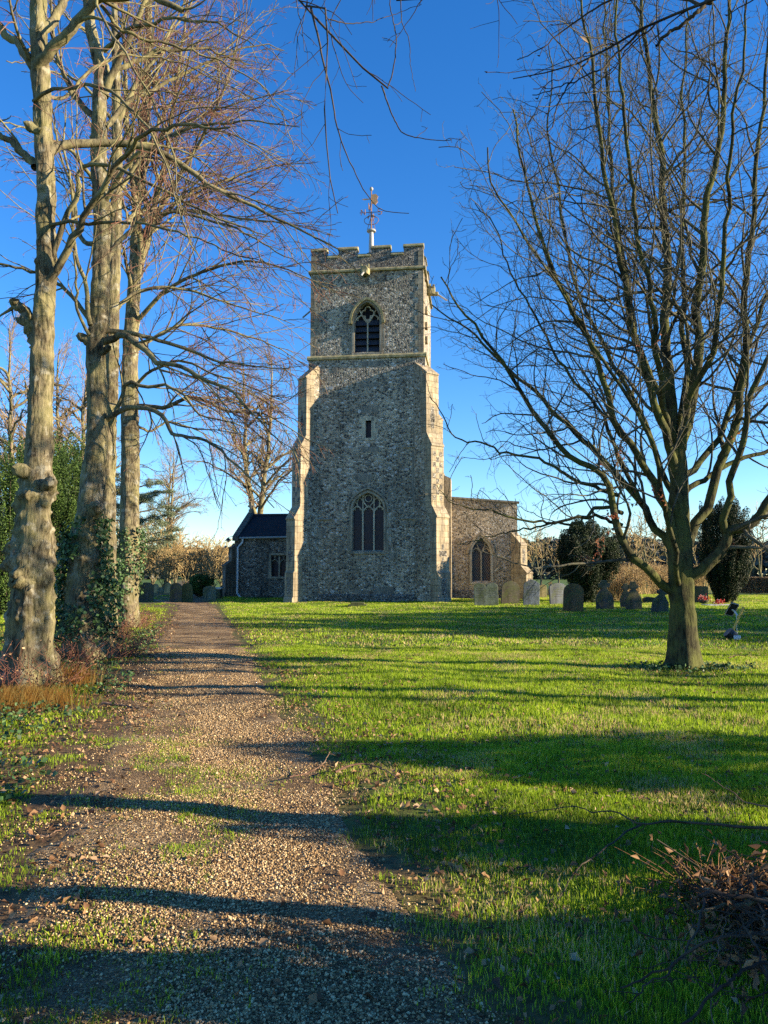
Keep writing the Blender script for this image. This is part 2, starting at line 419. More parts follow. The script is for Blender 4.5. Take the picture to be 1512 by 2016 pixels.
def path_mat():
    m, t, b, o = new_mat('gravel_path')
    v = coords(t)
    a = node(t, 'ShaderNodeTexVoronoi', Scale=62.0); t.links.new(v, a.inputs['Vector'])
    e = node(t, 'ShaderNodeTexVoronoi', feature='DISTANCE_TO_EDGE', Scale=62.0); t.links.new(v, e.inputs['Vector'])
    sp = t.nodes.new('ShaderNodeSeparateColor'); t.links.new(a.outputs['Color'], sp.inputs[0])
    c = ramp(t, sp.outputs[0], [(0, (.13, .08, .035)), (.4, (.32, .21, .1)), (.75, (.52, .36, .18)), (1, (.75, .58, .35))])
    n1 = noise(t, v, 1.1, 6, .65)
    c = mixc(t, ramp(t, n1, [(.40, 0), (.58, .9)]), c, (.17, .105, .05))
    n3 = noise(t, v, 30, 3)
    t.links.new(c, b.inputs['Base Color']); b.inputs['Roughness'].default_value = .85
    p = bump(t, b, ramp(t, e.outputs['Distance'], [(0, 0), (.25, 1)]), 1, .02)
    return m
ys = np.concatenate([np.linspace(-8, 12, 260), np.linspace(12.2, 60, 240)])
ts = np.linspace(-1, 1, 33)
YY, TT = np.meshgrid(ys, ts, indexing='ij')
bend = np.clip(YY - 40, 0, None) ** 1.5 * -.12
hwL = 1.12 + .35 * (fnoise(YY * 0 + 3, YY, 1.1, 5) - .5) + .12 * (vnoise(YY * 0, YY, .25, 9) - .5)
hwR = .86 + .4 * (fnoise(YY * 0 + 9, YY, 1.3, 6) - .5) + .12 * (vnoise(YY * 0, YY, .25, 19) - .5)
XX = pathx(YY) + bend + np.where(TT < 0, TT * hwL, TT * hwR)
ZZ = height(XX, YY) + .012 - .05 * np.clip(np.abs(TT) - .9, 0, 1) * 6
npth = len(ts); jj = (np.arange(len(ys) - 1)[:, None] * npth + np.arange(npth - 1)[None]).ravel()
pq = np.stack([jj, jj + 1, jj + npth + 1, jj + npth], 1)
tag(np_mesh('path', np.stack([XX, YY, ZZ], -1).reshape(-1, 3), pq, path_mat(), smooth=True), kind='structure')

# ------------------------------------------------------------------ gravel stones
def in_view(n, y0, y1, rg, m=.62, pw=1.0, extra=.8):
    y = (y0 ** (1 + pw) + rg.random(n) * (y1 ** (1 + pw) - y0 ** (1 + pw))) ** (1 / (1 + pw))
    x = rg.uniform(-1, 1, n) * (m * y + extra); return x, y
rg = np.random.default_rng(3)
n = 190000
y = 2.0 + 14 * rg.random(n) ** 1.7; x = pathx(y) - .12 + rg.normal(0, .56, n)
d = x - pathx(y); k_ = (d > -1.5) & (d < .95 + 1.3 * (fnoise(x, y, .7, 23) - .5)); k_ &= rg.random(n) < np.clip((fnoise(x, y, .6, 27) - .30 - .16 * np.clip(-d / .8, 0, 1)) / .2, .12, 1); x, y = x[k_], y[k_]; n = len(x)
oct_ = np.array([(1, 0, 0), (0, 1, 0), (-1, 0, 0), (0, -1, 0), (0, 0, 1), (0, 0, -1)], float)
of = np.array([(0, 1, 4), (1, 2, 4), (2, 3, 4), (3, 0, 4), (1, 0, 5), (2, 1, 5), (3, 2, 5), (0, 3, 5)])
s = (np.where(rg.random(n) < .14, rg.uniform(.007, .0105, n), rg.uniform(.0028, .0065, n)) * (1 + .06 * np.clip(y - 6, 0, 9)))[:, None, None] * rg.uniform(.6, 1.35, (n, 6, 1)) * np.array([1, 1, .75])
A = rg.uniform(0, 6.28, n); ca, sa = np.cos(A)[:, None], np.sin(A)[:, None]
V = oct_[None] * s; V = np.stack([V[..., 0] * ca - V[..., 1] * sa, V[..., 0] * sa + V[..., 1] * ca, V[..., 2]], -1)
tl = rg.normal(0, .4, n)[:, None]; V = np.stack([V[..., 0], V[..., 1] - V[..., 2] * tl, V[..., 2] + V[..., 1] * tl], -1)
V += np.stack([x, y, height(x, y) + .014], -1)[:, None]
gravel_m = leaf_mat('gravel_stone', [(0, (.06, .035, .015)), (.35, (.22, .135, .06)), (.7, (.42, .28, .13)), (1, (.72, .54, .3))], trans=0, rough=.7)
tag(np_mesh('gravel', V.reshape(-1, 3), (of[None] + (np.arange(n) * 6)[:, None, None]).reshape(-1, 3), gravel_m, attr=np.repeat(rg.random(n), 6)), kind='stuff')

# ------------------------------------------------------------------ grass
def blades(rg, x, y, h, wd, lean=.35, three=False):
    n = len(x); a = rg.uniform(0, 2 * math.pi, n); la = rg.uniform(0, 2 * math.pi, n); lm = np.abs(rg.normal(0, lean, n)) * h
    ax, ay = np.cos(a) * wd / 2, np.sin(a) * wd / 2
    z = height(x, y) + .0; lx, ly = np.cos(la) * lm, np.sin(la) * lm
    b0 = np.stack([x - ax, y - ay, z - .005], -1); b1 = np.stack([x + ax, y + ay, z - .005], -1)
    tp = np.stack([x + lx, y + ly, z + h], -1)
    if three:
        V = np.stack([b0, b1, tp], 1); return V.reshape(-1, 3), np.arange(3 * n).reshape(-1, 3), 3
    m0 = np.stack([x + lx * .35 - ax * .8, y + ly * .35 - ay * .8, z + h * .6], -1); m1 = np.stack([x + lx * .35 + ax * .8, y + ly * .35 + ay * .8, z + h * .6], -1)
    V = np.stack([b0, b1, m1, m0, tp], 1)
    i = np.arange(n)[:, None] * 5
    return V.reshape(-1, 3), [i + np.array([[0, 1, 2, 3]]), i + np.array([[3, 2, 4]])], 5
grass_m = leaf_mat('grass_blades', [(0, (.05, .065, .012)), (.3, (.115, .18, .012)), (.65, (.33, .47, .02)), (.9, (.54, .62, .045)), (1, (.58, .44, .2))], trans=.45, rough=.55)

def lawn_density(x, y):
    d = x - pathx(y)
    r = np.clip((d - .88 - 1.0 * (fnoise(x, y, .8, 21) - .42)) / .55, 0, 1)
    edge_bare = np.clip((fnoise(x, y, .5, 33) - .3) / .25, 0, 1)
    near = np.clip((2.6 - d) / 1.4, 0, 1) * np.clip((9 - y) / 4, 0, 1)
    r = r * (1 - near * (1 - edge_bare) * .95)
    under = np.exp(-((x - 4.9) ** 2 + (y - 13.2) ** 2) / .8)
    r *= 1 - .6 * under
    l = np.clip((-d - 1.25 + .6 * (fnoise(x, y, .7, 41) - .5)) / .4, 0, 1) * np.clip((fnoise(x, y, .9, 44) - .40) / .18, .06, 1) * .75
    l = np.where((d < -4.2), 1.0, l)
    pth = np.clip((fnoise(x, y, .5, 51) - .53) / .12, 0, 1) * .55 * np.exp(-((d + .4) / .6) ** 2) * np.clip((9.5 - y) / 3, 0, 1)
    pth = np.maximum(pth, np.clip((fnoise(x, y, .4, 57) - .40) / .2, 0, 1) * .75 * np.clip((-d - .05 + .8 * (fnoise(x, y, .6, 58) - .5)) / .6, 0, 1) * np.clip((4.4 - y) / 1.2, 0, 1))
    pth = np.maximum(pth, np.clip((fnoise(x, y, .3, 59) - .5) / .15, 0, 1) * .35 * np.clip((-d - .3) / .6, 0, 1))
    pth = np.maximum(pth, np.clip((fnoise(x, y, .3, 63) - .45) / .15, 0, 1) * .5 * np.clip((d - .55) / .4, 0, 1))
    return np.maximum(np.maximum(r, l), pth)

def tuftiness(x, y): return .35 + 1.35 * fnoise(x, y, .22, 61) * (.6 + .8 * fnoise(x, y, 1.1, 64))
rg = np.random.default_rng(5)
for (nb, y0, y1, hr, wr, three) in ((360000, 2.0, 7.5, (.016, .052), (.003, .0062), False), (380000, 7.5, 17, (.025, .06), (.008, .014), True), (520000, 17, 58, (.03, .065), (.022, .04), True)):
    x, y = in_view(nb, y0, y1, rg)
    dn = lawn_density(x, y); k_ = rg.random(nb) < dn
    if y1 > 50:   # keep off the church
        k_ &= ~((x > -9.5) & (x < 9.5) & (y > 50)) & ~((x > -4.6) & (x < 2.8) & (y > 44.2))
        k_ &= ~(np.abs(x - pathx(y) - np.where(y > 40, np.abs(y - 40) ** 1.5 * -.12, 0)) < 1.0)
    x, y, dn = x[k_], y[k_], dn[k_]
    h = rg.uniform(*hr, len(x)) * np.clip(tuftiness(x, y), .4, 1.5) * (.6 + .4 * dn); wd = rg.uniform(*wr, len(x))
    V, Q, kv = blades(rg, x, y, h, wd, .45, three)
    ti = np.clip(.05 + .5 * fnoise(x, y, 1.6, 71) + .45 * fnoise(x, y, .35, 73) + rg.normal(0, .13, len(x)), 0, .93); ti[rg.random(len(x)) < .03 + .34 * np.clip((fnoise(x, y, .7, 77) - .54) / .12, 0, 1)] = 1
    ti = np.where(x - pathx(y) < 0, ti * .8, ti)
    tag(np_mesh('grass', V, Q, grass_m, attr=np.repeat(ti, kv)), kind='stuff')

# ------------------------------------------------------------------ leaf shapes in bulk
def leaves(rg, pos, size, nrm=None, spread=1.0, asp=.6, fold=.25):
    "folded 4-corner leaves; nrm: preferred facing"
    n = len(pos); N = rg.normal(size=(n, 3)) * spread
    if nrm is not None: N = N + nrm
    N /= np.maximum(np.linalg.norm(N, axis=1, keepdims=True), 1e-9)
    a = np.cross(N, rg.normal(size=(n, 3))); a /= np.maximum(np.linalg.norm(a, axis=1, keepdims=True), 1e-9); b = np.cross(N, a)
    s = size[:, None] if not np.isscalar(size) else size
    V = np.stack([pos - a * s * .5, pos + b * s * asp * .5 + N * s * fold, pos + a * s * .5, pos - b * s * asp * .5 + N * s * fold], 1)
    i = np.arange(n)[:, None] * 4
    return V.reshape(-1, 3), np.concatenate([i + np.array([[0, 1, 2]]), i + np.array([[0, 2, 3]])])

dead_m = leaf_mat('dead_leaves', [(0, (.06, .035, .02)), (.4, (.17, .085, .04)), (.8, (.33, .19, .09)), (1, (.5, .36, .22))], trans=.2, rough=.7)
rg = np.random.default_rng(8)
x, y = in_view(75000, 2.0, 30, rg, pw=.5)
d = x - pathx(y)
pr = np.where(d < -.7, 1.3, np.where(d < .9, .12, .5 + .6 * np.exp(-(d - 1.6) ** 2 / .9))) * np.clip((fnoise(x, y, 1.2, 81) - .30) / .25, .1, 1)
pr = np.maximum(pr, .9 * np.exp(-((x - 4.5) ** 2 + (y - 12.6) ** 2) / 3))
k_ = rg.random(len(x)) < pr; x, y = x[k_], y[k_]
V, Q = leaves(rg, np.stack([x, y, height(x, y) + .022], -1), rg.uniform(.022, .06, len(x)), np.array([[0, 0, 1.6]]), 1, .65, .18)
tag(np_mesh('fallen_leaves', V, Q, dead_m, attr=np.repeat(rg.random(len(x)), 4)), kind='stuff')

# ground ivy and weeds on the left verge
ivy_m = leaf_mat('ivy_leaves', [(0, (.015, .035, .01)), (.6, (.045, .10, .03)), (1, (.12, .2, .07))], trans=.15, rough=.5, spec=.3)
x, y = in_view(60000, 5.0, 24, rg, pw=.3); d = x - pathx(y)
k_ = (d < -1.15) & (d > -4.5) & (fnoise(x, y, 1.0, 91) > .5)
x, y = x[k_], y[k_]
V, Q = leaves(rg, np.stack([x, y, height(x, y) + rg.uniform(.02, .1, len(x))], -1), rg.uniform(.03, .065, len(x)), np.array([[0, 0, 1.2]]), .8, .9, .1)
tag(np_mesh('ground_ivy', V, Q, ivy_m, attr=np.repeat(rg.random(len(x)), 4)), kind='stuff')
M['tracery'] = stone_mat('tracery_stone', (.62, .54, .38), (.45, .39, .28), blocks=False)
# ------------------------------------------------------------------ church
CO = np.array([-1.03, 44.0, 0.0]); CR = R_(-7)
church = empty('church', CO, 'flint church with a tall battlemented west tower, stone buttresses and lower side chapels', 'church', rz=CR)
cC, cS = math.cos(CR), math.sin(CR)
def LC(px, py, yl):
    "church-local (x, z) on the plane y=yl seen at a pixel"
    o = np.array([0, 0, EYE]); d = P(px, py, 1.0) - o
    def loc(v): return np.array([v[0] * cC + v[1] * cS, -v[0] * cS + v[1] * cC, v[2]])
    lo = loc(o - CO); ld = loc(d); t = (yl - lo[1]) / ld[1]; q = lo + ld * t
    return q[0], q[2]
def LX(px, py, yl=0): return LC(px, py, yl)[0]
def LZ(px, py, yl=0): return LC(px, py, yl)[1]

def arch(xc, a, zs, rise, n=12, k=.25):
    "upper outline of a pointed arch from right spring to left spring"
    out = []
    for s in (1, -1):
        ts_ = np.linspace(0, 1, n) if s == 1 else np.linspace(1, 0, n)[1:]
        for t in ts_:
            x_ = a * (1 - t); z_ = rise * ((1 - k) * math.sqrt(max(0, 1 - (1 - t) ** 2)) + k * t)
            out.append((xc + s * x_, zs + z_))
    return out

def cut(o, cutters):
    "real openings in a wall"
    for c in cutters:
        md = o.modifiers.new('cut', 'BOOLEAN'); md.object = c; md.operation = 'DIFFERENCE'; md.solver = 'EXACT'
    dg = bpy.context.evaluated_depsgraph_get(); dg.update()
    me = bpy.data.meshes.new_from_object(o.evaluated_get(dg))
    o.modifiers.clear(); o.data = me
    for c in cutters: bpy.data.objects.remove(c)

def opening(xc, a, z0, zs, rise, y0, y1, rect=False, k=.25):
    b = MB(); pts = [(xc - a, z0), (xc + a, z0)] + ([(xc + a, zs + rise), (xc - a, zs + rise)] if rect else arch(xc, a, zs, rise, k=k))
    b.prism(pts, y0 - .3, y1); return b.build('opening', M['unlit_void'], church)

# heights
zP = LZ(722, 530); zS = LZ(722, 702); hb = 3.34; dp = 6.9
zCren = LZ(722, 504); zMer = LZ(722, 489)
# lower stage
b = MB(); b.box(-3.43, 3.43, 0, 7.0, -.3, zS); low = b.build('tower_wall', M['flint'], church)
b = MB(); b.box(-hb, hb, .09, 6.9, zS + .002, zP); bel = b.build('belfry_wall', M['flint'], church)
# window geometry
wx, wa = LX(724.5, 1020), (LX(757.5, 1040) - LX(691.5, 1040)) / 2
wz0, wzs, wzt = LZ(724, 1085), LZ(724, 1000), LZ(724, 968)
bx, ba = LX(722, 640), (LX(749, 640) - LX(695, 640)) / 2
bz0, bzs, bzt = LZ(722, 692), LZ(722, 628), LZ(722, 592)
sx_, sa = LX(725.5, 845), (LX(731, 845) - LX(720, 845)) / 2
sz0, sz1 = LZ(725, 862), LZ(725, 828)
cut(low, [opening(wx, wa, wz0, wzs, wzt - wzs, 0, .5), opening(sx_, sa, sz0, sz1, 0, 0, .5, True)])
cut(bel, [opening(bx, ba, bz0, bzs, bzt - bzs, .09, .6, k=.15)])
church_o = church

def traceried(xc, a, z0, zs, rise, yw, lights, head, mat_glass, parent, name='window', depth=.3, k=.25, hood=True, tw=.085, frame=.08, fm=None):
    fr = MB()
    out = [(xc + a, z0)] + arch(xc, a, zs, rise, 14, k) + [(xc - a, z0)]
    o2 = [(xc + (x_ - xc) * 1.0, z_) for x_, z_ in out]
    fr.strip(o2, frame * 1.5, yw - .03, yw + .14)
    # chamfered inner order
    inn = [(xc + (x_ - xc) * (1 - .05 / a), z0 + (z_ - z0) * (1 - .05 / (zs + rise - z0))) for x_, z_ in out]
    fr.strip(inn, .07, yw + .145, yw + depth - .01)
    fr.prism_x([(yw - .06, z0 - .16), (yw + .2, z0 - .16), (yw + .2, z0 + .06), (yw - .06, z0 - .06)], xc - a - frame, xc + a + frame)
    wnd = fr.build(name, fm or M['dressed'], parent)
    gl = MB(); gl.prism([(xc - a, z0), (xc + a, z0)] + arch(xc, a, zs, rise, 14, k), yw + depth, yw + depth + .04)
    gl.build('glass', mat_glass, wnd)
    wl = 2 * a / lights; y0, y1 = yw + depth - .14, yw + depth - .012
    def top(x_): # arch height at x
        t = 1 - abs(x_ - xc) / a; t = min(max(t, 0), 1)
        return zs + rise * ((1 - k) * math.sqrt(max(0, 1 - (1 - t) ** 2)) + k * t)
    for i in range(1, lights):
        mb = MB(); x_ = xc - a + i * wl; mb.strip([(x_, z0), (x_, head)], tw, y0 - .03, y1 + .002); mb.build('mullion', M['tracery'], wnd)
    tr = MB()
    for i in range(lights):
        c_ = xc - a + (i + .5) * wl; hw = wl / 2; r_ = hw * 1.25
        tr.strip(arch(c_, hw, head - r_ * .45, r_, 8, .45), tw * .8, y0, y1)
        for s in (-1, 1):    # cusps
            tr.strip([(c_ + s * hw * .85, head + r_ * .08), (c_ + s * hw * .42, head + r_ * -.02), (c_ + s * hw * .5, head + r_ * .28)], tw * .5, y0 + .03, y1 - .003)
    wnd['_'] = 0; del wnd['_']
    return wnd, tr, top, wl, y0, y1

# great west window: three lights with vertical tracery
zh = LZ(724, 1003)
wn, tr, top, wl, y0, y1 = traceried(wx, wa, wz0, wzs, wzt - wzs, 0, 3, zh, M['glass'], church)
for i in range(3):
    c_ = wx - wa + (i + .5) * wl
    if i != 1:
        tr.strip([(c_, zh + .12), (c_, top(c_))], .06, y0 + .01, y1 - .001)
        for s in (-1, 1): tr.strip(arch(c_ + s * wl / 4, wl / 4, min(top(c_ + s * wl / 4), zh + .75) - .28, .22, 6, .5), .05, y0 + .02, y1 - .002)
    else:
        for s in (-1, 1): tr.strip([(c_ + s * wl * .04, zh + .12), (c_ + s * wl * .4, zh + .42), (c_ + s * wl * .5, zh + .7), (c_ + s * wl * .3, zh + .95), (c_, zh + 1.0)], .06, y0 + .01, y1 - .001)
        tr.strip([(c_ + .2 * math.cos(t), zh + .66 + .2 * math.sin(t)) for t in np.linspace(0, 2 * math.pi, 13)[:-1]], .05, y0 + .02, y1 - .002, closed=True)
for i in (1, 2):
    x_ = wx - wa + i * wl
    tr.strip([(x_, zh), (x_, top(x_) - .02)], .06, y0 + .012, y1 - .0005)
tr.build('tracery', M['tracery'], wn)
hd = MB(); hd.strip([(wx + wa + .17, wzs - .25)] + arch(wx, wa + .17, wzs, wzt - wzs + .2, 14) + [(wx - wa - .17, wzs - .25)], .1, -.12, -.032); hd.build('hood_mould', M['dressed'], wn)
jq = MB(); rj = np.random.default_rng(4)
z_ = wz0
while z_ < wzs - .2:
    for s in (-1, 1):
        L_ = rj.choice([.04, .14]); xa, xb = sorted((wx + s * (wa + .075), wx + s * (wa + .08 + L_))); jq.box(xa, xb, -.012, .1, z_, z_ + .33)
    z_ += .345
jq.build('jamb_stones', M['dressed'], wn)

# belfry window: two louvred lights under a quatrefoil
yb = .09; bh = LZ(722, 625)
wn, tr, top, wl, y0, y1 = traceried(bx, ba, bz0, bzs, bzt - bzs, yb, 2, bh, M['unlit_void'], church, name='belfry_window', depth=.45, k=.15)  # its glass is a black sheet, painting in the darkness behind the louvres
cz = LZ(722, 612); rq = wl * .27
for k in range(4):
    a0 = math.pi / 2 * k; cx_, c_z = bx + rq * .95 * math.cos(a0), cz + rq * .95 * math.sin(a0) * 1.1
    tr.strip([(cx_ + rq * .75 * math.cos(t), c_z + rq * .8 * math.sin(t)) for t in np.linspace(a0 - 2.0, a0 + 2.0, 12)], .07, y0 + .01, y1 - .001)
for s in (-1, 1):
    tr.strip([(bx, bh - .25), (bx + s * wl * .42, bh + .28), (bx + s * wl * .62, bh + .62), (bx + s * wl * .3, bh + 1.02), (bx, bzt - .03)], .085, y0 + .005, y1 - .0005)
tr.build('tracery', M['tracery'], wn)
zt_ = bh - .05; nl = 5
for i in range(nl):
    for s in (-1, 1):
        z_ = bz0 + .1 + (zt_ - bz0) * i / nl; x0_ = bx + (s - 1) / 2 * (wl - .06) + (.03 if s == 1 else -0) ; 
        xa, xb = (bx + .05, bx + ba - .05) if s == 1 else (bx - ba + .05, bx - .05)
        lv = MB(); lv.prism_x([(yb + .24, z_), (yb + .27, z_ - .02), (yb + .44, z_ + .33), (yb + .41, z_ + .34)], xa, xb)
        lv.build('louvre', M['slate'], wn)
hd = MB(); hd.strip([(bx + ba + .14, bzs - .1)] + arch(bx, ba + .14, bzs + .05, bzt - bzs + .1, 14, .3) + [(bx - ba - .14, bzs - .1)], .13, yb - .14, yb - .033)
for s in (-1, 1): hd.box(bx + s * (ba + .16) - .1, bx + s * (ba + .16) + .1, yb - .17, yb - .034, bzs - .26, bzs - .102)
hd.build('hood_mould', M['coping'], wn)
jq = MB(); z_ = bz0 - .1
while z_ < bzs - .35:
    for s in (-1, 1):
        L_ = rj.choice([.05, .16]); xa, xb = sorted((bx + s * (ba + .075), bx + s * (ba + .08 + L_))); jq.box(xa, xb, yb - .012, yb + .1, z_, z_ + .36)
    z_ += .375
jq.build('jamb_stones', M['dressed'], wn)

# slit window
b = MB(); f = .2
for s in (-1, 1):
    z_ = sz0 - .12; 
    for q, L_ in enumerate((.2, .42, .24, .38)):
        xa, xb = sorted((sx_ + s * sa, sx_ + s * (sa + L_))); b.box(xa, xb, -.014, .3, z_, z_ + .33); z_ += .335
b.box(sx_ - sa - .18, sx_ + sa + .18, -.014, .3, sz1, sz1 + .26); b.box(sx_ - sa - .16, sx_ + sa + .16, -.03, .3, sz0 - .14, sz0 - .002)
sw = b.build('slit_window', M['tracery'], church)
b = MB(); b.box(sx_ - sa, sx_ + sa, .3, .34, sz0, sz1); b.build('glass', M['glass'], sw)

# string courses
def band(name, x0, x1, y0, y1, z, h, pr, mat):
    b = MB(); q = .5 * h
    for (xa, xb, ya, yb_, ax) in ((x0 - pr, x1 + pr, y0, y0, 'f'), (x0 - pr, x1 + pr, y1, y1, 'b')):
        s = -1 if ax == 'f' else 1
        b.prism_x([(ya + s * pr, z - q), (ya + s * pr, z), (ya + s * .01, z + q), (ya - s * .05, z + q), (ya - s * .05, z - q), (ya + s * pr * .5, z - q * 1.3)][::1], xa, xb)
    for s, xx in ((-1, x0), (1, x1)):
        b.prism([(xx + s * pr, z - q * .98), (xx + s * pr, z * 1), (xx + s * .01, z + q * .98), (xx - s * .05, z + q * .98), (xx - s * .05, z - q * .98)], y0 + .001, y1 - .001)
    return b.build(name, mat, church)
band('string_course', -hb, hb, .09, 6.9, zP, .2, .14, M['coping'])
band('string_course', -3.4, 3.4, .03, 6.97, zS + .02, .24, .12, M['coping'])
b = MB(); b.prism_x([(-.02, LZ(722, 882) - .07), (-.07, LZ(722, 882)), (-.02, LZ(722, 882) + .05), (.05, LZ(722, 882) + .05), (.05, LZ(722, 882) - .07)], -3.3, -2.6)
b.prism_x([(-.02, LZ(722, 882) - .07), (-.07, LZ(722, 882)), (-.02, LZ(722, 882) + .05), (.05, LZ(722, 882) + .05), (.05, LZ(722, 882) - .07)], 2.2, 3.3)
z9 = LZ(722, 1022)
for xa, xb in ((-3.3, -2.0), (2.0, 3.3)):
    b.prism_x([(-.02, z9 - .07), (-.08, z9), (-.02, z9 + .06), (.05, z9 + .06), (.05, z9 - .07)], xa, xb)
b.build('string_course', M['dressed'], church)

# putlog patches and odd stones let into the flint face
b = MB()
for (px, py, ww, hh) in ((735, 716, .6, .16), (727, 758, .5, .14), (726, 806, .55, .22), (729, 885, .5, .15), (716, 940, .5, .18), (775, 1095, .22, .2), (634, 1050, .22, .3), (756, 1163, .55, .22), (660, 727, .14, .14), (817, 795, .1, .3), (818, 845, .12, .9), (817, 905, .16, .5), (817, 950, .2, .8), (819, 985, .2, .5), (712, 1168, .4, .18), (840, 1045, .2, .25)):
    x_, z_ = LC(px, py, 0); b.box(x_ - ww, x_ + ww, -.008 - .001 * (len(b.v) % 5), .05, z_ - hh, z_ + hh)
b.build('patch_stones', stone_mat('patch_stone', (.30, .27, .21), (.2, .185, .15), blocks=False), church)
b = MB()
for i in range(46):
    x_ = rj.uniform(-2.9, 2.9); z_ = rj.uniform(.4, zS - .4); a_ = rj.uniform(.05, .12); e_ = rj.uniform(.6, 1.4)
    if abs(x_ - wx) < wa + .5 and wz0 - .4 < z_ < wzt + .4: continue
    if abs(x_ - sx_) < .7 and sz0 - .4 < z_ < sz1 + .4: continue
    pts = [(x_ + a_ * e_ * math.cos(t) * rj.uniform(.8, 1.1), z_ + a_ * math.sin(t) * rj.uniform(.8, 1.1)) for t in np.linspace(0, 2 * math.pi, 8)[:-1]]
    b.prism(pts, -.02, .03)
b.build('large_flints', plain('pale_flint', (.42, .41, .38), .5, 0, .5, 2), church)

# quoins on the belfry corners
for s in (-1, 1):
    b = MB(); z_ = zS + .15; i = 0
    while z_ < zP - .35:
        L_ = .5 if i % 2 else .3; M_ = .3 if i % 2 else .5
        xa, xb = sorted((s * (hb + .014), s * (hb - L_))); b.box(xa, xb, .076, .09 + M_, z_, z_ + .36)
        z_ += .37; i += 1
    b.build('quoins', M['ashlar'], church)

# diagonal buttresses
prof = None
zb = [LZ(880, 1020, -.8), LZ(880, 993, -.8), LZ(872, 880, -.5), LZ(872, 851, -.5), LZ(860, 739, -.2), LZ(850, 712, -.1)]
zpl = LZ(890, 1128, -1)
def buttress(cx, cy, ang, ps, w, zz, plinth, flush=True):
    o = bpy.data.objects.new('buttress', None)
    p1, p2, p3 = ps
    b = MB()
    outer = [(p1 + .14, -.3), (p1 + .14, .22), (p1 + .08, .34), (p1 + .08, plinth), (p1, plinth + .14), (p1, zz[0]), (p1 + .06, zz[0] + .01), (p1 + .06, zz[0] + .08), (p2, zz[1]), (p2, zz[2]), (p2 + .06, zz[2] + .01), (p2 + .06, zz[2] + .08), (p3, zz[3]), (p3, zz[4]), (p3 + .06, zz[4] + .01), (p3 + .06, zz[4] + .08), (-.35, zz[5])]
    c_ = .52
    inner = [(-.5, zz[5] - .22), (p3 - c_, zz[4] - .1), (p3 - c_, zz[3] - .12), (p2 - c_, zz[2] - .1), (p2 - c_, zz[1] - .12), (p1 - c_, zz[0] - .1), (p1 - c_, -.3)]
    b.prism(outer + inner, -w / 2 - .012, w / 2 + .012)
    ob = b.build('buttress', M['ashlar'], church, bevel=.01)
    b = MB(); b.prism([(-.75, -.3), (p1 - .1, -.3), (p1 - .1, zz[0] - .1), (p2 - .1, zz[1] - .2), (p2 - .1, zz[2] - .1), (p3 - .1, zz[3] - .2), (p3 - .1, zz[4] - .1), (-.4, zz[5] - .15), (-.75, zz[5] - .1)], -w / 2, w / 2)
    b.build('flint_facing', M['flint'], ob)
    ob.location = (cx, cy, 0); ob.rotation_euler = (0, 0, ang)
    if flush:
        fb = MB(); d_ = .006
        def panel(p, y0_, y1_, z0_, z1_): fb.box(p - .02, p + d_, y0_, y1_, z0_, z1_)
        # cross low on the face, chequer on the middle stage, lancet on the top one
        ph = plinth + .95
        panel(p1, -.09, .09, ph + .3, ph + .62); panel(p1, -.27, .27, ph - .05, ph + .28); panel(p1, -.1, .1, ph - .32, ph - .08)
        panel(p1 + .08, -.2, .2, .45, plinth - .25)
        h0 = zz[1] + .25; hh = (zz[2] - zz[1] - .5) / 9
        for i in range(9):
            if i % 2: panel(p2, -.1, .1, h0 + i * hh, h0 + (i + .86) * hh)
            else: panel(p2, -.34, -.14, h0 + i * hh, h0 + (i + .86) * hh); panel(p2, .14, .34, h0 + i * hh, h0 + (i + .86) * hh)
        panel(p3, -.11, .11, zz[3] + .25, zz[3] + 1.5); panel(p3, -.17, .17, zz[3] + .6, zz[3] + 1.1)
        fb.build('flushwork', M['flint_dark'], ob)
    return ob
buttress(3.43, 0.0, -math.pi / 4, (1.42, 1.02, .62), .92, zb, zpl)
buttress(-3.43, 0.0, -3 * math.pi / 4, (1.12, .78, .42), .92, zb, zpl)
buttress(3.43, 7.0, math.pi / 4, (1.2, .9, .5), .92, [z - 1.2 for z in zb], zpl, False)
buttress(-3.43, 7.0, 3 * math.pi / 4, (1.2, .9, .5), .92, zb, zpl, False)
b = MB()   # plinth round the lower stage
b.prism_x([(-.10, -.3), (-.10, .38), (0.05, .5), (.05, -.3)], -2.75, 2.75); b.build('plinth', M['flint_dark'], church)

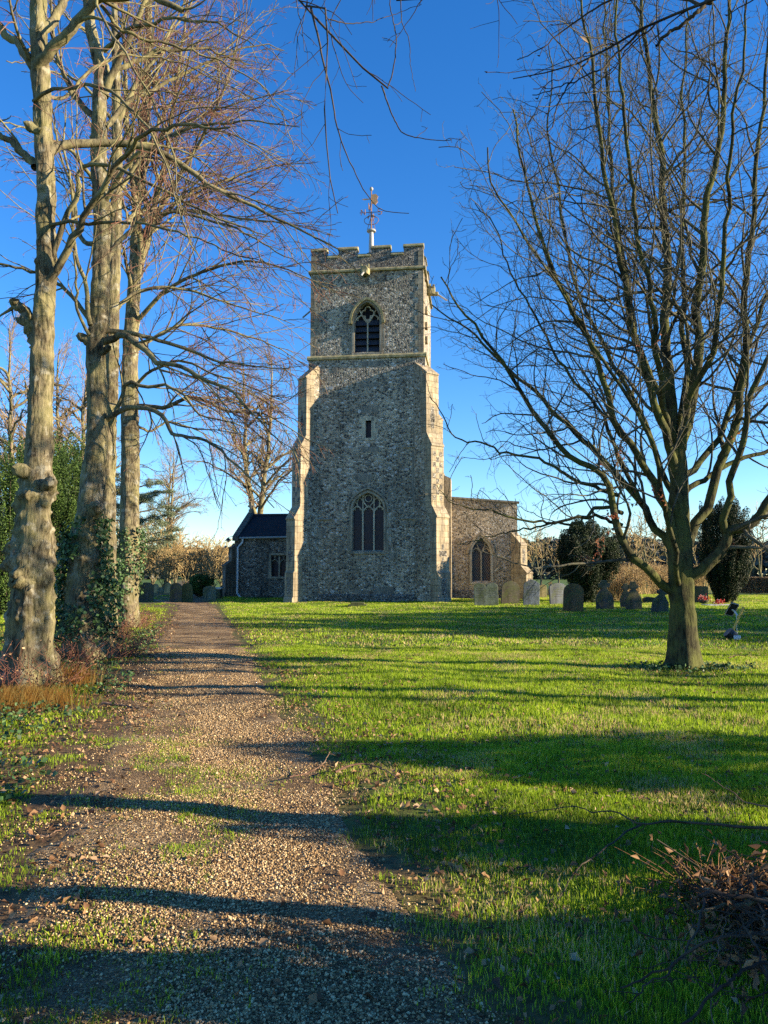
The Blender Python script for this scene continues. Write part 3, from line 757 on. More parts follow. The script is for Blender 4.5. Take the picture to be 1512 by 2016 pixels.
# parapet with merlons
def crenel(parent):
    b = MB(); t_ = .42
    fr = [(LX(611, 490), LX(642.5, 490)), (LX(666, 490), LX(703, 490)), (LX(730.5, 490), LX(768, 490)), (LX(794.5, 490), LX(830, 490))]
    fr[0] = (-hb, fr[0][1]); fr[3] = (fr[3][0], hb)
    b.box(-hb, hb, .1, .1 + t_, zP + .1, zCren)
    b.box(-hb, hb, 6.9 - t_, 6.9, zP + .1, zCren)
    for s in (-1, 1):
        xa, xb = sorted((s * hb, s * (hb - t_))); b.box(xa, xb, .1 + t_, 6.9 - t_, zP + .1, zCren)
    for xa, xb in fr:
        b.box(xa, xb, .1, .1 + t_, zCren, zMer); b.box(xa, xb, 6.9 - t_, 6.9, zCren, zMer)
    for s in (-1, 1):
        xa, xb = sorted((s * hb, s * (hb - t_)))
        for k in (1, 2): y_ = .1 + k * 2.25 - .45; b.box(xa, xb, y_, y_ + 1.2, zCren, zMer)
    par = b.build('parapet', M['flint_dark'], parent)
    e_ = .06
    def cop(xa, xb, ya, yb_, z):
        c = MB()
        xm, ym = (xa + xb) / 2, (ya + yb_) / 2
        if xb - xa > yb_ - ya: c.prism_x([(ya - e_, z), (ya - e_, z + .07), (ya + .1, z + .24), (yb_ - .1, z + .24), (yb_ + e_, z + .07), (yb_ + e_, z)], xa - e_ * .6, xb + e_ * .6)
        else: c.prism([(xa - e_, z), (xb + e_, z), (xb + e_, z + .07), (xb - .1, z + .24), (xa + .1, z + .24), (xa - e_, z + .07)], ya - e_ * .6, yb_ + e_ * .6)
        c.build('coping', M['coping'], par, bevel=.01)
    for xa, xb in fr: cop(xa, xb, .1, .1 + t_, zMer); cop(xa, xb, 6.9 - t_, 6.9, zMer)
    for (xa, xb) in ((fr[0][1], fr[1][0]), (fr[1][1], fr[2][0]), (fr[2][1], fr[3][0])):
        cop(xa + .06, xb - .06, .1, .1 + t_, zCren); cop(xa + .06, xb - .06, 6.9 - t_, 6.9, zCren)
    for s in (-1, 1):
        xa, xb = sorted((s * hb, s * (hb - t_)))
        for k in (1, 2): y_ = .1 + k * 2.25 - .45; cop(xa, xb, y_ + .02, y_ + 1.18, zMer)
    q = MB()
    for s in (-1, 1):
        z_ = zP + .13
        while z_ < zMer - .25:
            L_ = .3 if int(z_ * 7) % 2 else .5; xa, xb = sorted((s * (hb + .012), s * (hb - L_))); q.box(xa, xb, .088, .5, z_, z_ + .28); z_ += .3
    q.build('quoins', M['ashlar'], par)
crenel(church)
b = MB(); b.box(-hb + .4, hb - .4, .5, 6.5, zP - .1, zP + .35); b.build('tower_roof', M['lead'], church)
# stair-head gable behind the parapet
b = MB(); xg = LX(727, 500, 1.5); b.prism([(xg - .75, zCren - .6), (xg + .6, zCren - .6), (xg + .6, zCren + .35), (xg + .1, zCren + .75), (xg - .1, zCren + .7)], 1.2, 2.4); b.build('roof_hatch', M['slate'], church)

# weathervane
vx, vy = LX(731, 470, 3.4), 3.4
zpo = LZ(731, 455, vy); zln = LZ(731, 418, vy); zvn = LZ(731, 392, vy); ztp = LZ(731, 372, vy); zsc = LZ(731, 432, vy)
b = MB(); b.lathe(vx, vy, [(.2, zCren), (.17, zCren + .6), (.16, zpo - .9), (.13, zpo - .1), (.28, zpo - .05), (.3, zpo), (.28, zpo + .06), (.08, zpo + .12)], 16)
vane = b.build('weathervane', M['lead'], church, smooth=False)
b = MB(); b.tube([(vx, vy, zpo), (vx, vy, zln)], .05); b.tube([(vx, vy, zln), (vx, vy, ztp)], .035)
for s in (-1, 1):
    b.tube([(vx + s * (.04 + .42 * math.sin(t) * (1 if t < 2.2 else .8)), vy, zsc - .35 + .5 * (1 - math.cos(t)) / 2 * 1.2) for t in np.linspace(0, 4.2, 14)], .022, 6)
    b.tube([(vx + s * .02, vy, zpo + .9), (vx + s * .25, vy, zpo + .12)], .02, 6)
b.tube([(vx - .75, vy, zln), (vx + .75, vy, zln)], .022, 6); b.tube([(vx, vy - .75, zln), (vx, vy + .75, zln)], .022, 6)
b.build('spindle', M['rust'], vane)
def letter(ch, ox, oy, oz, h, ax):
    L = {'N': [[(0, 0), (0, 1), (.7, 0), (.7, 1)]], 'S': [[(.7, .85), (.5, 1), (.15, 1), (0, .8), (.1, .58), (.6, .42), (.7, .2), (.5, 0), (.15, 0), (0, .15)]],
         'E': [[(.65, 1), (0, 1), (0, 0), (.65, 0)], [(0, .52), (.5, .52)]], 'W': [[(0, 1), (.2, 0), (.42, .7), (.62, 0), (.85, 1)]]}[ch]
    b = MB()
    for st in L:
        pts = [((ox + (p[0] - .35) * h * (1 if ax == 'x' else 0)), oy + (p[0] - .35) * h * (1 if ax == 'y' else 0), oz + (p[1] - .5) * h) for p in st]
        for p_, q_ in zip(pts[:-1], pts[1:]): b.tube([p_, q_], .028, 6)
    b.build('letter', M['rust'], vane)
letter('N', vx - .52, vy - .05, zln, .36, 'x'); letter('S', vx + .55, vy - .05, zln, .36, 'x'); letter('E', vx + .05, vy + .7, zln, .36, 'y'); letter('W', vx - .05, vy - .75, zln, .36, 'y')
b = MB(); th = .02      # banner-shaped vane with a pointer
b.prism([(vx + .02, zvn - .30), (vx + .28, zvn - .38), (vx + .42, zvn - .2), (vx + .38, zvn), (vx + .44, zvn + .16), (vx + .3, zvn + .32), (vx + .02, zvn + .3)], vy - th, vy + th)
b.prism([(vx - .02, zvn - .02), (vx - .02, zvn + .03), (vx - .45, zvn + .05), (vx - .62, zvn + .01), (vx - .45, zvn - .04)], vy - th * .8, vy + th * .8)
b.build('vane', M['vane'], vane)
b = MB(); b.lathe(vx, vy, [(.02, ztp - .13), (.09, ztp - .09), (.125, ztp), (.09, ztp + .09), (.02, ztp + .13)], 14); b.build('ball', M['lead'], vane, smooth=True)

# gargoyles
def gargoyle(x, y, z, rz, sp):
    b = MB()
    b.add([(dx * (.19 + .06 * (k == 1)), .05 - dy_ * .36, dz * .26 - .04 * dy_) for k, dy_ in enumerate((0, .8, 1.6)) for dx, dz in ((-1, -1), (1, -1), (1.1, .2), (.6, 1), (-.6, 1), (-1.1, .2))],
          [(0, 1, 2, 3, 4, 5), (17, 16, 15, 14, 13, 12)] + [(k * 6 + i, k * 6 + (i + 1) % 6, k * 6 + 6 + (i + 1) % 6, k * 6 + 6 + i) for k in (0, 1) for i in range(6)])
    b.box(-.16, .16, -.72, -.5, -.34, -.14)
    o = b.build('gargoyle', M['coping'], church, bevel=.05); o.location = (x, y, z); o.rotation_euler = (0, 0, rz)
    s_ = MB(); s_.tube([(0, -.45, -.16), (-.05 * sp, -.8, -.38), (-.1 * sp, -1.25, -.72)], .055, 8); s_.build('spout', M['lead'], o)
    for s in (-1, 1):
        e_ = MB(); e_.box(s * .2 - .05, s * .2 + .05, -.5, -.36, .06, .3); e_.build('ear', M['coping'], o, bevel=.02)
gargoyle(LX(720, 537), .1, zP - .12, 0, 1)
gargoyle(hb, 3.2, LZ(838, 570, 3), math.pi / 2, 1)
gargoyle(-hb, 3.2, LZ(608, 600, 3), -math.pi / 2, 1)
# stone brackets down the south side
for py in (545, 610, 640, 668):
    b = MB(); z_ = LZ(835, py, 1.5); b.box(hb, hb + .16, 1.2, 1.6, z_ - .3, z_ + .1); b.build('corbel', M['ashlar'], church, bevel=.02)

# nave behind, north chapel, south aisle
yN = 7.6
b = MB(); b.prism([(-3.3, -.2), (3.3, -.2), (3.3, 6.6), (0, 9.2), (-3.3, 6.6)], 7.0, 27); b.build('nave_wall', M['flint'], church)
# south aisle (right)
ax0, azl = LC(876, 980, yN); ax1, azr = LC(1018, 991, yN)
b = MB(); b.prism([(3.31, -.3), (ax1, -.3), (ax1, azr), (3.31, azl + .05)], yN, 24); ais = b.build('aisle_wall', M['flint_aisle'], church)
qx, qa = LX(947.5, 1120, yN), (LX(969, 1120, yN) - LX(928, 1120, yN)) / 2
qz0, qzs, qzt = LZ(947, 1145, yN), LZ(947, 1085, yN), LZ(947, 1056, yN)
cut(ais, [opening(qx, qa, qz0, qzs, qzt - qzs, yN, yN + .5, k=.5)])
b = MB(); b.prism([(3.4, azl + .052), (ax1 + .15, azr + .002), (ax1 + .15, azr + .12), (3.4, azl + .17)], yN - .09, yN + .5); b.build('coping', M['dressed'], church)
wn, tr, top, wl, y0, y1 = traceried(qx, qa, qz0, qzs, qzt - qzs, yN, 2, LZ(947, 1086, yN), M['glass_wire'], church, k=.5, depth=.3, tw=.1, frame=.1, fm=M['tracery'])  # paler stone on this frame, its sunlit look put into the colour
hq = LZ(947, 1086, yN)
for s in (-1, 1): tr.strip([(qx, hq - .12), (qx + s * wl * .3, hq + .3), (qx + s * wl * .42, hq + .6), (qx + s * wl * .15, qzt - .1)], .09, y0 + .004, y1 - .0005)
tr.build('tracery', M['ashlar'], wn)
hd = MB(); hd.strip([(qx + qa + .16, qzs - .15)] + arch(qx, qa + .16, qzs, qzt - qzs + .2, 14, .5) + [(qx - qa - .16, qzs - .15)], .13, yN - .12, yN - .032); hd.build('hood_mould', M['ashlar'], wn)
jq = MB(); z_ = qz0 - .1
while z_ < qzs - .1:
    for s in (-1, 1):
        L_ = rj.choice([.06, .2]); xa, xb = sorted((qx + s * (qa + .11), qx + s * (qa + .12 + L_))); jq.box(xa, xb, yN - .012, yN + .1, z_, z_ + .33)
    z_ += .345
jq.build('jamb_stones', M['ashlar'], wn)
za = [LZ(1030, 1118, yN), LZ(1028, 1100, yN), LZ(1022, 1075, yN), LZ(1020, 1050, yN)]
def small_buttress(cx, cy, ang, p1, p2, w, z, mat):
    b = MB(); b.prism([(-.6, -.3), (p1 + .08, -.3), (p1 + .08, .3), (p1, .4), (p1, z[0]), (p1 + .05, z[0] + .02), (p1 + .05, z[0] + .08), (p2, z[1]), (p2, z[2]), (p2 + .05, z[2] + .02), (p2 + .05, z[2] + .07), (-.2, z[3]), (-.6, z[3])], -w / 2, w / 2)
    o = b.build('buttress', mat, church, bevel=.01); o.location = (cx, cy, 0); o.rotation_euler = (0, 0, ang)
    f_ = MB(); f_.box(p2 - .02, p2 + .006, -.13, .13, z[1] + .2, z[2] - .2); f_.box(p1 - .02, p1 + .006, -.17, .17, .7, z[0] - .3); f_.build('flushwork', M['flint_dark'], o)
small_buttress(ax1 - .05, yN + .05, -math.pi / 4, 1.05, .6, .62, [LZ(1030, 1130, yN), LZ(1028, 1114, yN), LZ(1022, 1075, yN), LZ(1020, 1048, yN)], M['ashlar'])
b = MB(); b.prism_x([(yN - .06, -.3), (yN - .06, .5), (yN + .05, .6), (yN + .05, -.3)], 3.5, ax1 - .3); b.build('plinth', M['flint_dark'], church)
# stair turret at the south-east tower corner
tx0, tzt = LC(876, 936, 7.05); tx1 = LX(888, 950, 7.05)
b = MB(); b.box(3.2, tx1, 6.5, 8.0, 0, tzt - .25); b.prism([(3.2, tzt - .248), (tx1, tzt - .248), (3.4, tzt + .3)], 6.5, 8.0); b.build('stair_turret', M['ashlar'], church)

# north chapel (left)
yC = 7.6
gx0, gze = LC(462, 1056, yC); gz0 = LZ(560, 1056, yC)
yR = yC + 3.3; gzr = LZ(520, 1016, yR)
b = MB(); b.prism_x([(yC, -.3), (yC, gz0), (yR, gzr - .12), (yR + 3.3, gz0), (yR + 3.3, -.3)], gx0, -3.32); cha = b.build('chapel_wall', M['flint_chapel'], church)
nx0, na = LX(549, 1110, yC), (LX(566, 1110, yC) - LX(531, 1110, yC)) / 2
nz0, nz1 = LZ(549, 1135, yC), LZ(549, 1091, yC)
cut(cha, [opening(nx0, na, nz0, nz1, 0, yC, yC + .5, True)])
b = MB(); b.strip([(nx0 - na, nz0), (nx0 - na, nz1), (nx0 + na, nz1), (nx0 + na, nz0)], .2, yC - .02, yC + .2); b.box(nx0 - na - .15, nx0 + na + .15, yC - .05, yC + .25, nz0 - .14, nz0 - .002)
cw = b.build('window', M['dressed'], church)
b = MB(); b.box(nx0 - na, nx0 + na, yC + .24, yC + .28, nz0, nz1); b.build('glass', M['glass'], cw)
for s in (0,): 
    b = MB(); b.box(nx0 - .05, nx0 + .05, yC + .1, yC + .238, nz0, nz1); b.build('mullion', M['dressed'], cw)
b = MB()
for s in (-1, 1):
    c_ = nx0 + s * na / 2; b.strip(arch(c_, na / 2 - .02, nz1 - .75, .4, 8, .2), .06, yC + .12, yC + .236); b.strip([(c_, nz1 - .36), (c_, nz1)], .05, yC + .13, yC + .235)
    for q in (-1, 1): b.strip(arch(c_ + q * na / 4, na / 4 - .02, nz1 - .22, .14, 6, .2), .04, yC + .14, yC + .234)
b.build('tracery', M['dressed'], cw)
# slate roof
sl_m, t, bs_, o_ = new_mat('slate_roof'); v = coords(t); br = t.nodes.new('ShaderNodeTexBrick'); br.inputs['Scale'].default_value = 1; br.inputs['Brick Width'].default_value = .3; br.inputs['Row Height'].default_value = .16; br.inputs['Mortar Size'].default_value = .008
br.inputs['Color1'].default_value = (.022, .023, .027, 1); br.inputs['Color2'].default_value = (.014, .015, .018, 1); br.inputs['Mortar'].default_value = (.008, .008, .01, 1)
sx2 = t.nodes.new('ShaderNodeSeparateXYZ'); t.links.new(v, sx2.inputs[0]); cx2 = t.nodes.new('ShaderNodeCombineXYZ'); t.links.new(sx2.outputs[0], cx2.inputs[0]); t.links.new(sx2.outputs[2], cx2.inputs[1]); t.links.new(cx2.outputs[0], br.inputs['Vector'])
cc = mixc(t, ramp(t, noise(t, v, 1.5, 5), [(.5, 0), (.75, .5)]), br.outputs[0], (.03, .032, .02)); t.links.new(cc, bs_.inputs['Base Color']); bs_.inputs['Roughness'].default_value = .75; bs_.inputs['Specular IOR Level'].default_value = .15; bump(t, bs_, br.outputs['Fac'], .4, .02)
b = MB(); sl_ = (gzr - gz0) / (yR - yC)
for s in (-1, 1):
    ye, yr = (yC - .15, yR) if s == -1 else (yR + 3.45, yR)
    ze = gz0 - .15 * sl_ + .03
    b.add([(gx0 + .3, ye, ze), (-3.33, ye, ze), (-3.33, yr, gzr - .05), (gx0 + .3, yr, gzr - .05), (gx0 + .3, ye, ze + .09), (-3.33, ye, ze + .09), (-3.33, yr, gzr + .05), (gx0 + .3, yr, gzr + .05)],
          [(0, 1, 2, 3), (4, 5, 6, 7), (0, 1, 5, 4), (1, 2, 6, 5), (2, 3, 7, 6), (3, 0, 4, 7)])
rf = b.build('chapel_roof', sl_m, church)
b = MB(); b.tube([(gx0 + .3, yR, gzr + .08), (-3.33, yR, gzr + .08)], .09, 8); b.build('ridge', M['slate'], rf)
# gable coping with cross
b = MB()
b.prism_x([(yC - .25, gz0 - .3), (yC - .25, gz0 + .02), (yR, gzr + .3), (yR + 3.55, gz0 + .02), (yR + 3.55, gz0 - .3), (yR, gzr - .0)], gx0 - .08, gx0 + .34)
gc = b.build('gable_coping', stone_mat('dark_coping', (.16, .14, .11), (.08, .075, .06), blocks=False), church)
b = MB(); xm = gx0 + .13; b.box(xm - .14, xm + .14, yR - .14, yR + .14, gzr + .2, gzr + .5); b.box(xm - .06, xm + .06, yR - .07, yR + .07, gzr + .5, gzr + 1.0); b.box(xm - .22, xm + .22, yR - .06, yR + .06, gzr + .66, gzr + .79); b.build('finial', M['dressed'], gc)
b = MB(); b.tube([(gx0 + .4, yC - .2, gz0 - .1), (-3.4, yC - .2, gz0 - .02)], .07, 8); gt = b.build('gutter', plain('gutter_paint', (.3, .3, .28), .5), church)
dx = LX(469, 1100, yC); b = MB()
dz0 = LZ(469, 1170, yC)
b.tube([(dx + .35, yC - .16, gz0 - .15), (dx + .33, yC - .12, gz0 - .4), (dx, yC - .1, gz0 - .75), (dx, yC - .1, dz0 + .05), (dx + .25, yC - .14, dz0 - .2), (dx + .27, yC - .16, 0)], .075, 10); b.build('downpipe', M['white'], church)
zc = [LZ(450, 1115, yC), LZ(452, 1103, yC), LZ(455, 1080, yC), LZ(462, 1068, yC)]
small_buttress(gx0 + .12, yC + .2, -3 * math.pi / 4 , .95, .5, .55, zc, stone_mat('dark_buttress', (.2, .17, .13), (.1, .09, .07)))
# lamp on the chapel corner
lx, lz = LC(452, 1062, yC); b = MB(); b.lathe(lx, yC - .3, [(.02, lz + .12), (.05, lz + .1), (.2, lz - .08), (.19, lz - .1)], 14); lamp = b.build('wall_lamp', M['black'], church)
b = MB(); b.tube([(lx, yC - .3, lz + .1), (lx + .2, yC - .2, lz + .2), (gx0 + .1, yC, lz + .12)], .02, 6); b.build('bracket', M['black'], lamp)
b = MB(); b.lathe(lx, yC - .3, [(.06, lz - .1), (.07, lz - .16), (.03, lz - .2)], 12); b.build('bulb', M['white'], lamp)

# ------------------------------------------------------------------ gravestones
def gstone_mat(name, c1, c2, moss=.2): return stone_mat(name, c1, c2, blocks=False, mossy=moss, bump_s=.6)
GM = {'greygreen': gstone_mat('grave_grey_green', (.20, .22, .16), (.13, .15, .11)), 'brown': gstone_mat('grave_brown', (.13, .11, .08), (.08, .07, .05)),
      'blue': gstone_mat('grave_blue_grey', (.25, .27, .28), (.16, .175, .18), .1), 'slate': gstone_mat('grave_slate', (.10, .115, .14), (.2, .21, .21), .05),
      'rust': gstone_mat('grave_rust', (.17, .10, .045), (.10, .065, .035), .1), 'dark': gstone_mat('grave_dark', (.09, .09, .08), (.06, .06, .05), .2),
      'gold': gstone_mat('grave_gold', (.42, .34, .16), (.28, .24, .13), .1), 'moss': gstone_mat('grave_moss', (.10, .11, .05), (.07, .075, .04), .5), 'white': gstone_mat('grave_white', (.6, .6, .56), (.5, .5, .47), 0)}
def outline(kind, w_, h):
    a = w_ / 2; ar = lambda c, r, z, rise, n=9: [(c + r * math.cos(t), z + rise * math.sin(t)) for t in np.linspace(0, math.pi, n)]
    if kind == 'round': return [(-a, -.3), (a, -.3)] + ar(0, a, h - a * .8, a * .8)
    if kind == 'low_arch': return [(-a, -.3), (a, -.3), (a, h - a * .4)] + ar(0, a * .98, h - a * .4, a * .4)[0:] + [(-a, h - a * .4)]
    if kind == 'double': return [(-a, -.3), (a, -.3)] + ar(a / 2 + .01, a / 2 - .012, h - .16, .16, 8) + ar(-a / 2 - .01, a / 2 - .012, h - .16, .16, 8)
    if kind == 'pointed': return [(-a, -.3), (a, -.3), (a, h - a * .55), (a * .5, h - a * .2), (0, h), (-a * .5, h - a * .2), (-a, h - a * .55)]
    if kind == 'shoulder': return [(-a, -.3), (a, -.3), (a, h * .86), (a * .8, h * .9), (a * .78, h * .955)] + ar(0, a * .6, h * .94, h * .06, 7) + [(-a * .78, h * .955), (-a * .8, h * .9), (-a, h * .86)]
    if kind == 'cross':
        return [(-a, -.3), (a, -.3), (a, h * .38), (a * .82, h * .5), (a * .45, h * .66), (a * .3, h * .70), (a * .34, h * .74), (a * .62, h * .76), (a * .66, h * .88), (a * .36, h * .89), (a * .3, h), (-a * .3, h), (-a * .36, h * .89), (-a * .66, h * .88), (-a * .62, h * .76), (-a * .34, h * .74), (-a * .3, h * .70), (-a * .45, h * .66), (-a * .82, h * .5), (-a, h * .38)]
    if kind == 'square': return [(-a, -.3), (a, -.3), (a, h * .93), (a * .8, h), (-a * .8, h), (-a, h * .93)]
def grave(px0, px1, pt, pb, kind, mat, label, rz=0., ry=0., rx=0., zoff=0, dep=.13, grp='weathered gravestones in the churchyard', depth=None):
    g = G((px0 + px1) / 2, pb) if depth is None else P((px0 + px1) / 2, 1130, depth)
    Y = g[1]; X = P((px0 + px1) / 2, (pt + pb) / 2, Y)[0]
    w_ = P(px1, pt, Y)[0] - P(px0, pt, Y)[0]; h = P(px0, pt, Y)[2]
    b = MB(); b.prism(outline(kind, w_, h), -dep / 2, dep / 2)
    o = b.build('gravestone', GM[mat], None, bevel=.015)
    o.location = (X, Y, float(height(X, Y))); o.rotation_euler = (rx, ry, rz)
    tag(o, label, 'gravestone', grp)
    if w_ > .6 and kind in ('round', 'pointed', 'double', 'shoulder', 'cross') and Y < 45:   # worn carved lines
        c = MB(); r2 = np.random.default_rng(int(px0)); z_ = h * (.76 if kind != 'cross' else .5); xs_ = (-w_ / 4, w_ / 4) if kind == 'double' else (0,)
        while z_ > h * .3:
            for xc in xs_:
                L_ = w_ * r2.uniform(.2, .33) / len(xs_); c.box(xc - L_, xc + L_, -dep / 2 - .004, -dep / 2 + .01, z_, z_ + .018)
            z_ -= .085
        c.build('inscription', GM['dark'] if mat in ('greygreen', 'blue', 'rust', 'slate') else GM['moss'], o)
    return o
grave(934, 981, 1150, 1195, 'double', 'greygreen', 'wide pale grey-green gravestone with two rounded tops, nearest the big right buttress', rz=-.05, ry=-.02, rx=-.05)
grave(986, 1022, 1147, 1192, 'round', 'brown', 'dark brown round-topped gravestone between the double-topped and the pointed pale stone', rz=.1, ry=.03)
grave(1030, 1061, 1144, 1195, 'pointed', 'blue', 'pale blue-grey gravestone with a low pointed top', rz=-.05, ry=.05, rx=-.06)
grave(1081, 1116, 1150, 1192, 'shoulder', 'slate', 'mottled slate-blue gravestone with a shouldered top, behind the rust-brown stone', rz=.25, ry=-.035)
grave(1108, 1147, 1150, 1206, 'round', 'rust', 'tall rust-brown gravestone with a round top, leaning a little right', rz=-.15, ry=.05)
grave(1173, 1208, 1145, 1203, 'cross', 'dark', 'dark gravestone with a cross-shaped head, left of the dark pair by the tree', rz=.1, ry=-.02)
grave(1221, 1243, 1151, 1199, 'cross', 'dark', 'dark cross-headed gravestone half hidden behind another near the tree', rz=-.1)
grave(1231, 1263, 1147, 1204, 'cross', 'brown', 'brown-black gravestone with a cross head standing in front of its neighbour', rz=.1)
grave(1280, 1314, 1158, 1208, 'cross', 'dark', 'dark gravestone tilted hard to the right beside the bare tree trunk', rz=.2, ry=.2)
grave(1266, 1290, 1173, 1184, 'low_arch', 'dark', 'tiny low dark stone sitting in bright grass left of the tree trunk', dep=.4)
grave(1366, 1393, 1153, 1186, 'square', 'brown', 'squat square brown gravestone just right of the tree trunk', rz=-.3)
grave(1062, 1076, 1150, 1176, 'round', 'gold', 'small golden gravestone far behind, right of the pale pointed one')
grave(1078, 1091, 1145, 1177, 'cross', 'gold', 'narrow golden cross gravestone far behind the slate-blue stone', depth=58)
grave(275, 302, 1145, 1183, 'shoulder', 'dark', 'broad black gravestone in shade beside the ivy-clad tree trunk', rz=.3, depth=46)
grave(299, 313, 1150, 1176, 'round', 'gold', 'sunlit yellow round gravestone beside the broad black one', rz=-.5, depth=64)
grave(312, 323, 1157, 1175, 'square', 'greygreen', 'low grey gravestone between two yellow ones', rz=-.3, depth=66)
grave(321, 339, 1147, 1176, 'pointed', 'gold', 'leaning yellow gravestone with a pointed top', rz=-.6, ry=.1, depth=63)
grave(335, 358, 1146, 1182, 'round', 'dark', 'shaded near-black round gravestone left of the mossy green one', rz=.2, depth=45)
grave(359, 380, 1146, 1182, 'round', 'moss', 'mossy dark green gravestone left of the clipped bush', rz=.4, ry=-.05, depth=45.5)
grave(379, 398, 1153, 1179, 'round', 'gold', 'golden round gravestone leaning under the clipped bush', rz=-.6, ry=-.1, depth=62)
grave(391, 401, 1154, 1165, 'round', 'gold', 'small far yellow gravestone peeping over the golden leaning one', depth=66)
grave(400, 425, 1153, 1181, 'low_arch', 'greygreen', 'wide grey gravestone with a low arched top near the chapel', rz=.1, depth=47)
grave(434, 446, 1152, 1175, 'round', 'moss', 'green-tinged gravestone next to the chapel corner', rz=-.2, depth=56)
grave(116, 122, 1168, 1178, 'square', 'gold', 'small pale gravestone seen between the two left tree trunks', depth=50)
# pale table tomb near the chapel
g0 = P(429, 1160, 50); tt = empty('table_tomb', (g0[0], 50, 0), 'dark table tomb with a pale lid left of the chapel', 'tomb')
b = MB(); b.box(-.22, .22, -.4, .4, -.1, .62); b.build('chest', GM['dark'], tt, bevel=.02)
b = MB(); b.box(-.28, .28, -.46, .46, .622, .74); b.build('lid', GM['white'], tt, bevel=.02)
# ledger in front of the tower
g0 = G(704, 1194); b = MB(); b.box(-.46, .46, -.35, .45, -.1, .1); b.box(-.34, .34, -.26, .34, .1, .2)
o = b.build('ledger_stone', GM['moss'], None, bevel=.03); o.location = (g0[0], g0[1], float(height(g0[0], g0[1]))); tag(o, 'low mossy stepped slab in the grass before the tower', 'grave slab')
# flowers on graves
red_m = leaf_mat('flower_petals', [(0, (.35, .02, .015)), (.6, (.6, .05, .03)), (.85, (.7, .3, .25)), (1, (.7, .7, .6))], trans=.2)
def flowers(px, pb, w_, h, label, ledger):
    g = G(px, pb); z0 = float(height(g[0], g[1]))
    o = empty('grave_flowers', (g[0], g[1], z0), label, 'flowers', 'flowers on the graves')
    b = MB()
    if ledger: b.box(-.75, .75, -.4, .4, -.05, .07); b.build('slab', GM['white'], o, bevel=.015)
    else: b.lathe(0, 0, [(.12, 0), (.2, .08), (.26, .2), (.25, .22)], 14); b.build('bowl', GM['dark'], o)
    r2 = np.random.default_rng(int(px)); p = r2.normal(0, 1, (160, 3)) * np.array([w_ * .3, w_ * .2, h * .25]) + np.array([0, 0, h])
    V, Q = leaves(r2, p, .09); np_mesh('blossom', V, Q, red_m, o, attr=np.repeat(r2.random(160), 4))
flowers(1386, 1188, .55, .3, 'red and white flowers in a dark bowl at the foot of the square gravestone', False)
flowers(1415, 1191, .45, .2, 'red flowers on a pale flat slab in the right-hand lawn', True)

# leaning post with solar panel and floodlight
g = G(1438, 1257); Yp = g[1]
pz = float(height(g[0], g[1]))
lf = empty('solar_lamp_post', (g[0], g[1], pz), 'yellow wooden post leaning right with a solar panel and a floodlight in the lawn', 'garden light')
def rel(px, py, dy=0): q = P(px, py, Yp + dy); return (q[0] - g[0], dy, q[2] - pz)
b = MB(); p0 = np.array(rel(1432, 1256)); p1 = np.array(rel(1464, 1195)); b.tube([p0 + (0, 0, -.1), p1], .035, 4); b.build('post', plain('yellow_wood', (.55, .38, .10), .6), lf, bevel=.004)
b = MB(); q = [rel(1440, 1187), rel(1455, 1191), rel(1442, 1213, .25), rel(1427, 1209, .25)]
q = [np.array(c) for c in q]; nn = np.cross(q[1] - q[0], q[3] - q[0]); nn /= np.linalg.norm(nn)
b.add([*q, *[c + nn * .04 for c in q]], [(0, 1, 2, 3), (7, 6, 5, 4), (0, 1, 5, 4), (1, 2, 6, 5), (2, 3, 7, 6), (3, 0, 4, 7)]); pn = b.build('solar_panel', M['black'], lf)
b = MB(); cq = sum(q) / 4; b.tube([cq, cq + (0.06, .02, -.03), np.array(rel(1452, 1212))], .022, 6); b.build('bracket', M['white'], lf)
b = MB()
fr_ = .012
for i in range(4): b.tube([q[i] - nn * .004, q[(i + 1) % 4] - nn * .004], fr_, 4)
b.build('frame', M['lead'], pn)
b = MB(); c0 = np.array(rel(1432, 1246)); c1 = np.array(rel(1447, 1255)); b.tube([c0 + (0, 0, .02), c0 * .6 + c1 * .4, c1], [.13, .15, .12], 12); fl = b.build('floodlight', M['black'], lf)
b = MB(); b.box(c1[0] - .1, c1[0] + .08, -.16, -.12, c1[2] - .07, c1[2] + .06); b.build('lens', M['white'], fl, bevel=.01)
b = MB(); b.tube([rel(1449, 1212), rel(1452, 1225), rel(1450, 1235), rel(1452, 1250)], .008, 5); b.build('cable', M['white'], lf)

# ------------------------------------------------------------------ trees
M['oak'] = bark_mat('oak_bark', (.085, .08, .042), (.02, .018, .012), (.10, .11, .028), .75, (9, 9, 1.4))
M['oak_twig'] = bark_mat('oak_twig', (.12, .112, .085), (.05, .045, .036), (.14, .14, .08), .4, (4, 4, 4), .3, .01)
M['lime'] = bark_mat('lime_bark', (.21, .175, .11), (.035, .028, .018), (.23, .22, .085), .45, (8, 8, 1.6), .9, .035, pale=(.34, .32, .25))
M['lime_limb'] = bark_mat('lime_limb', (.20, .17, .105), (.06, .05, .035), (.27, .25, .10), .5, (6, 6, 2), .5, .02)
M['lime_twig'] = bark_mat('lime_twig', (.20, .12, .085), (.12, .06, .05), (.28, .22, .13), .35, (3, 3, 3), .2, .01)
M['red_twig'] = bark_mat('red_twig', (.26, .11, .08), (.15, .06, .05), (.30, .16, .09), .35, (3, 3, 3), .2, .01)
M['far_twig'] = bark_mat('far_twig', (.48, .35, .17), (.28, .18, .09), (.5, .38, .17), .5, (2, 2, 2), .2, .01)
M['pale_twig'] = bark_mat('pale_twig', (.27, .20, .13), (.15, .10, .07), (.30, .25, .15), .4, (2, 2, 2), .2, .01)
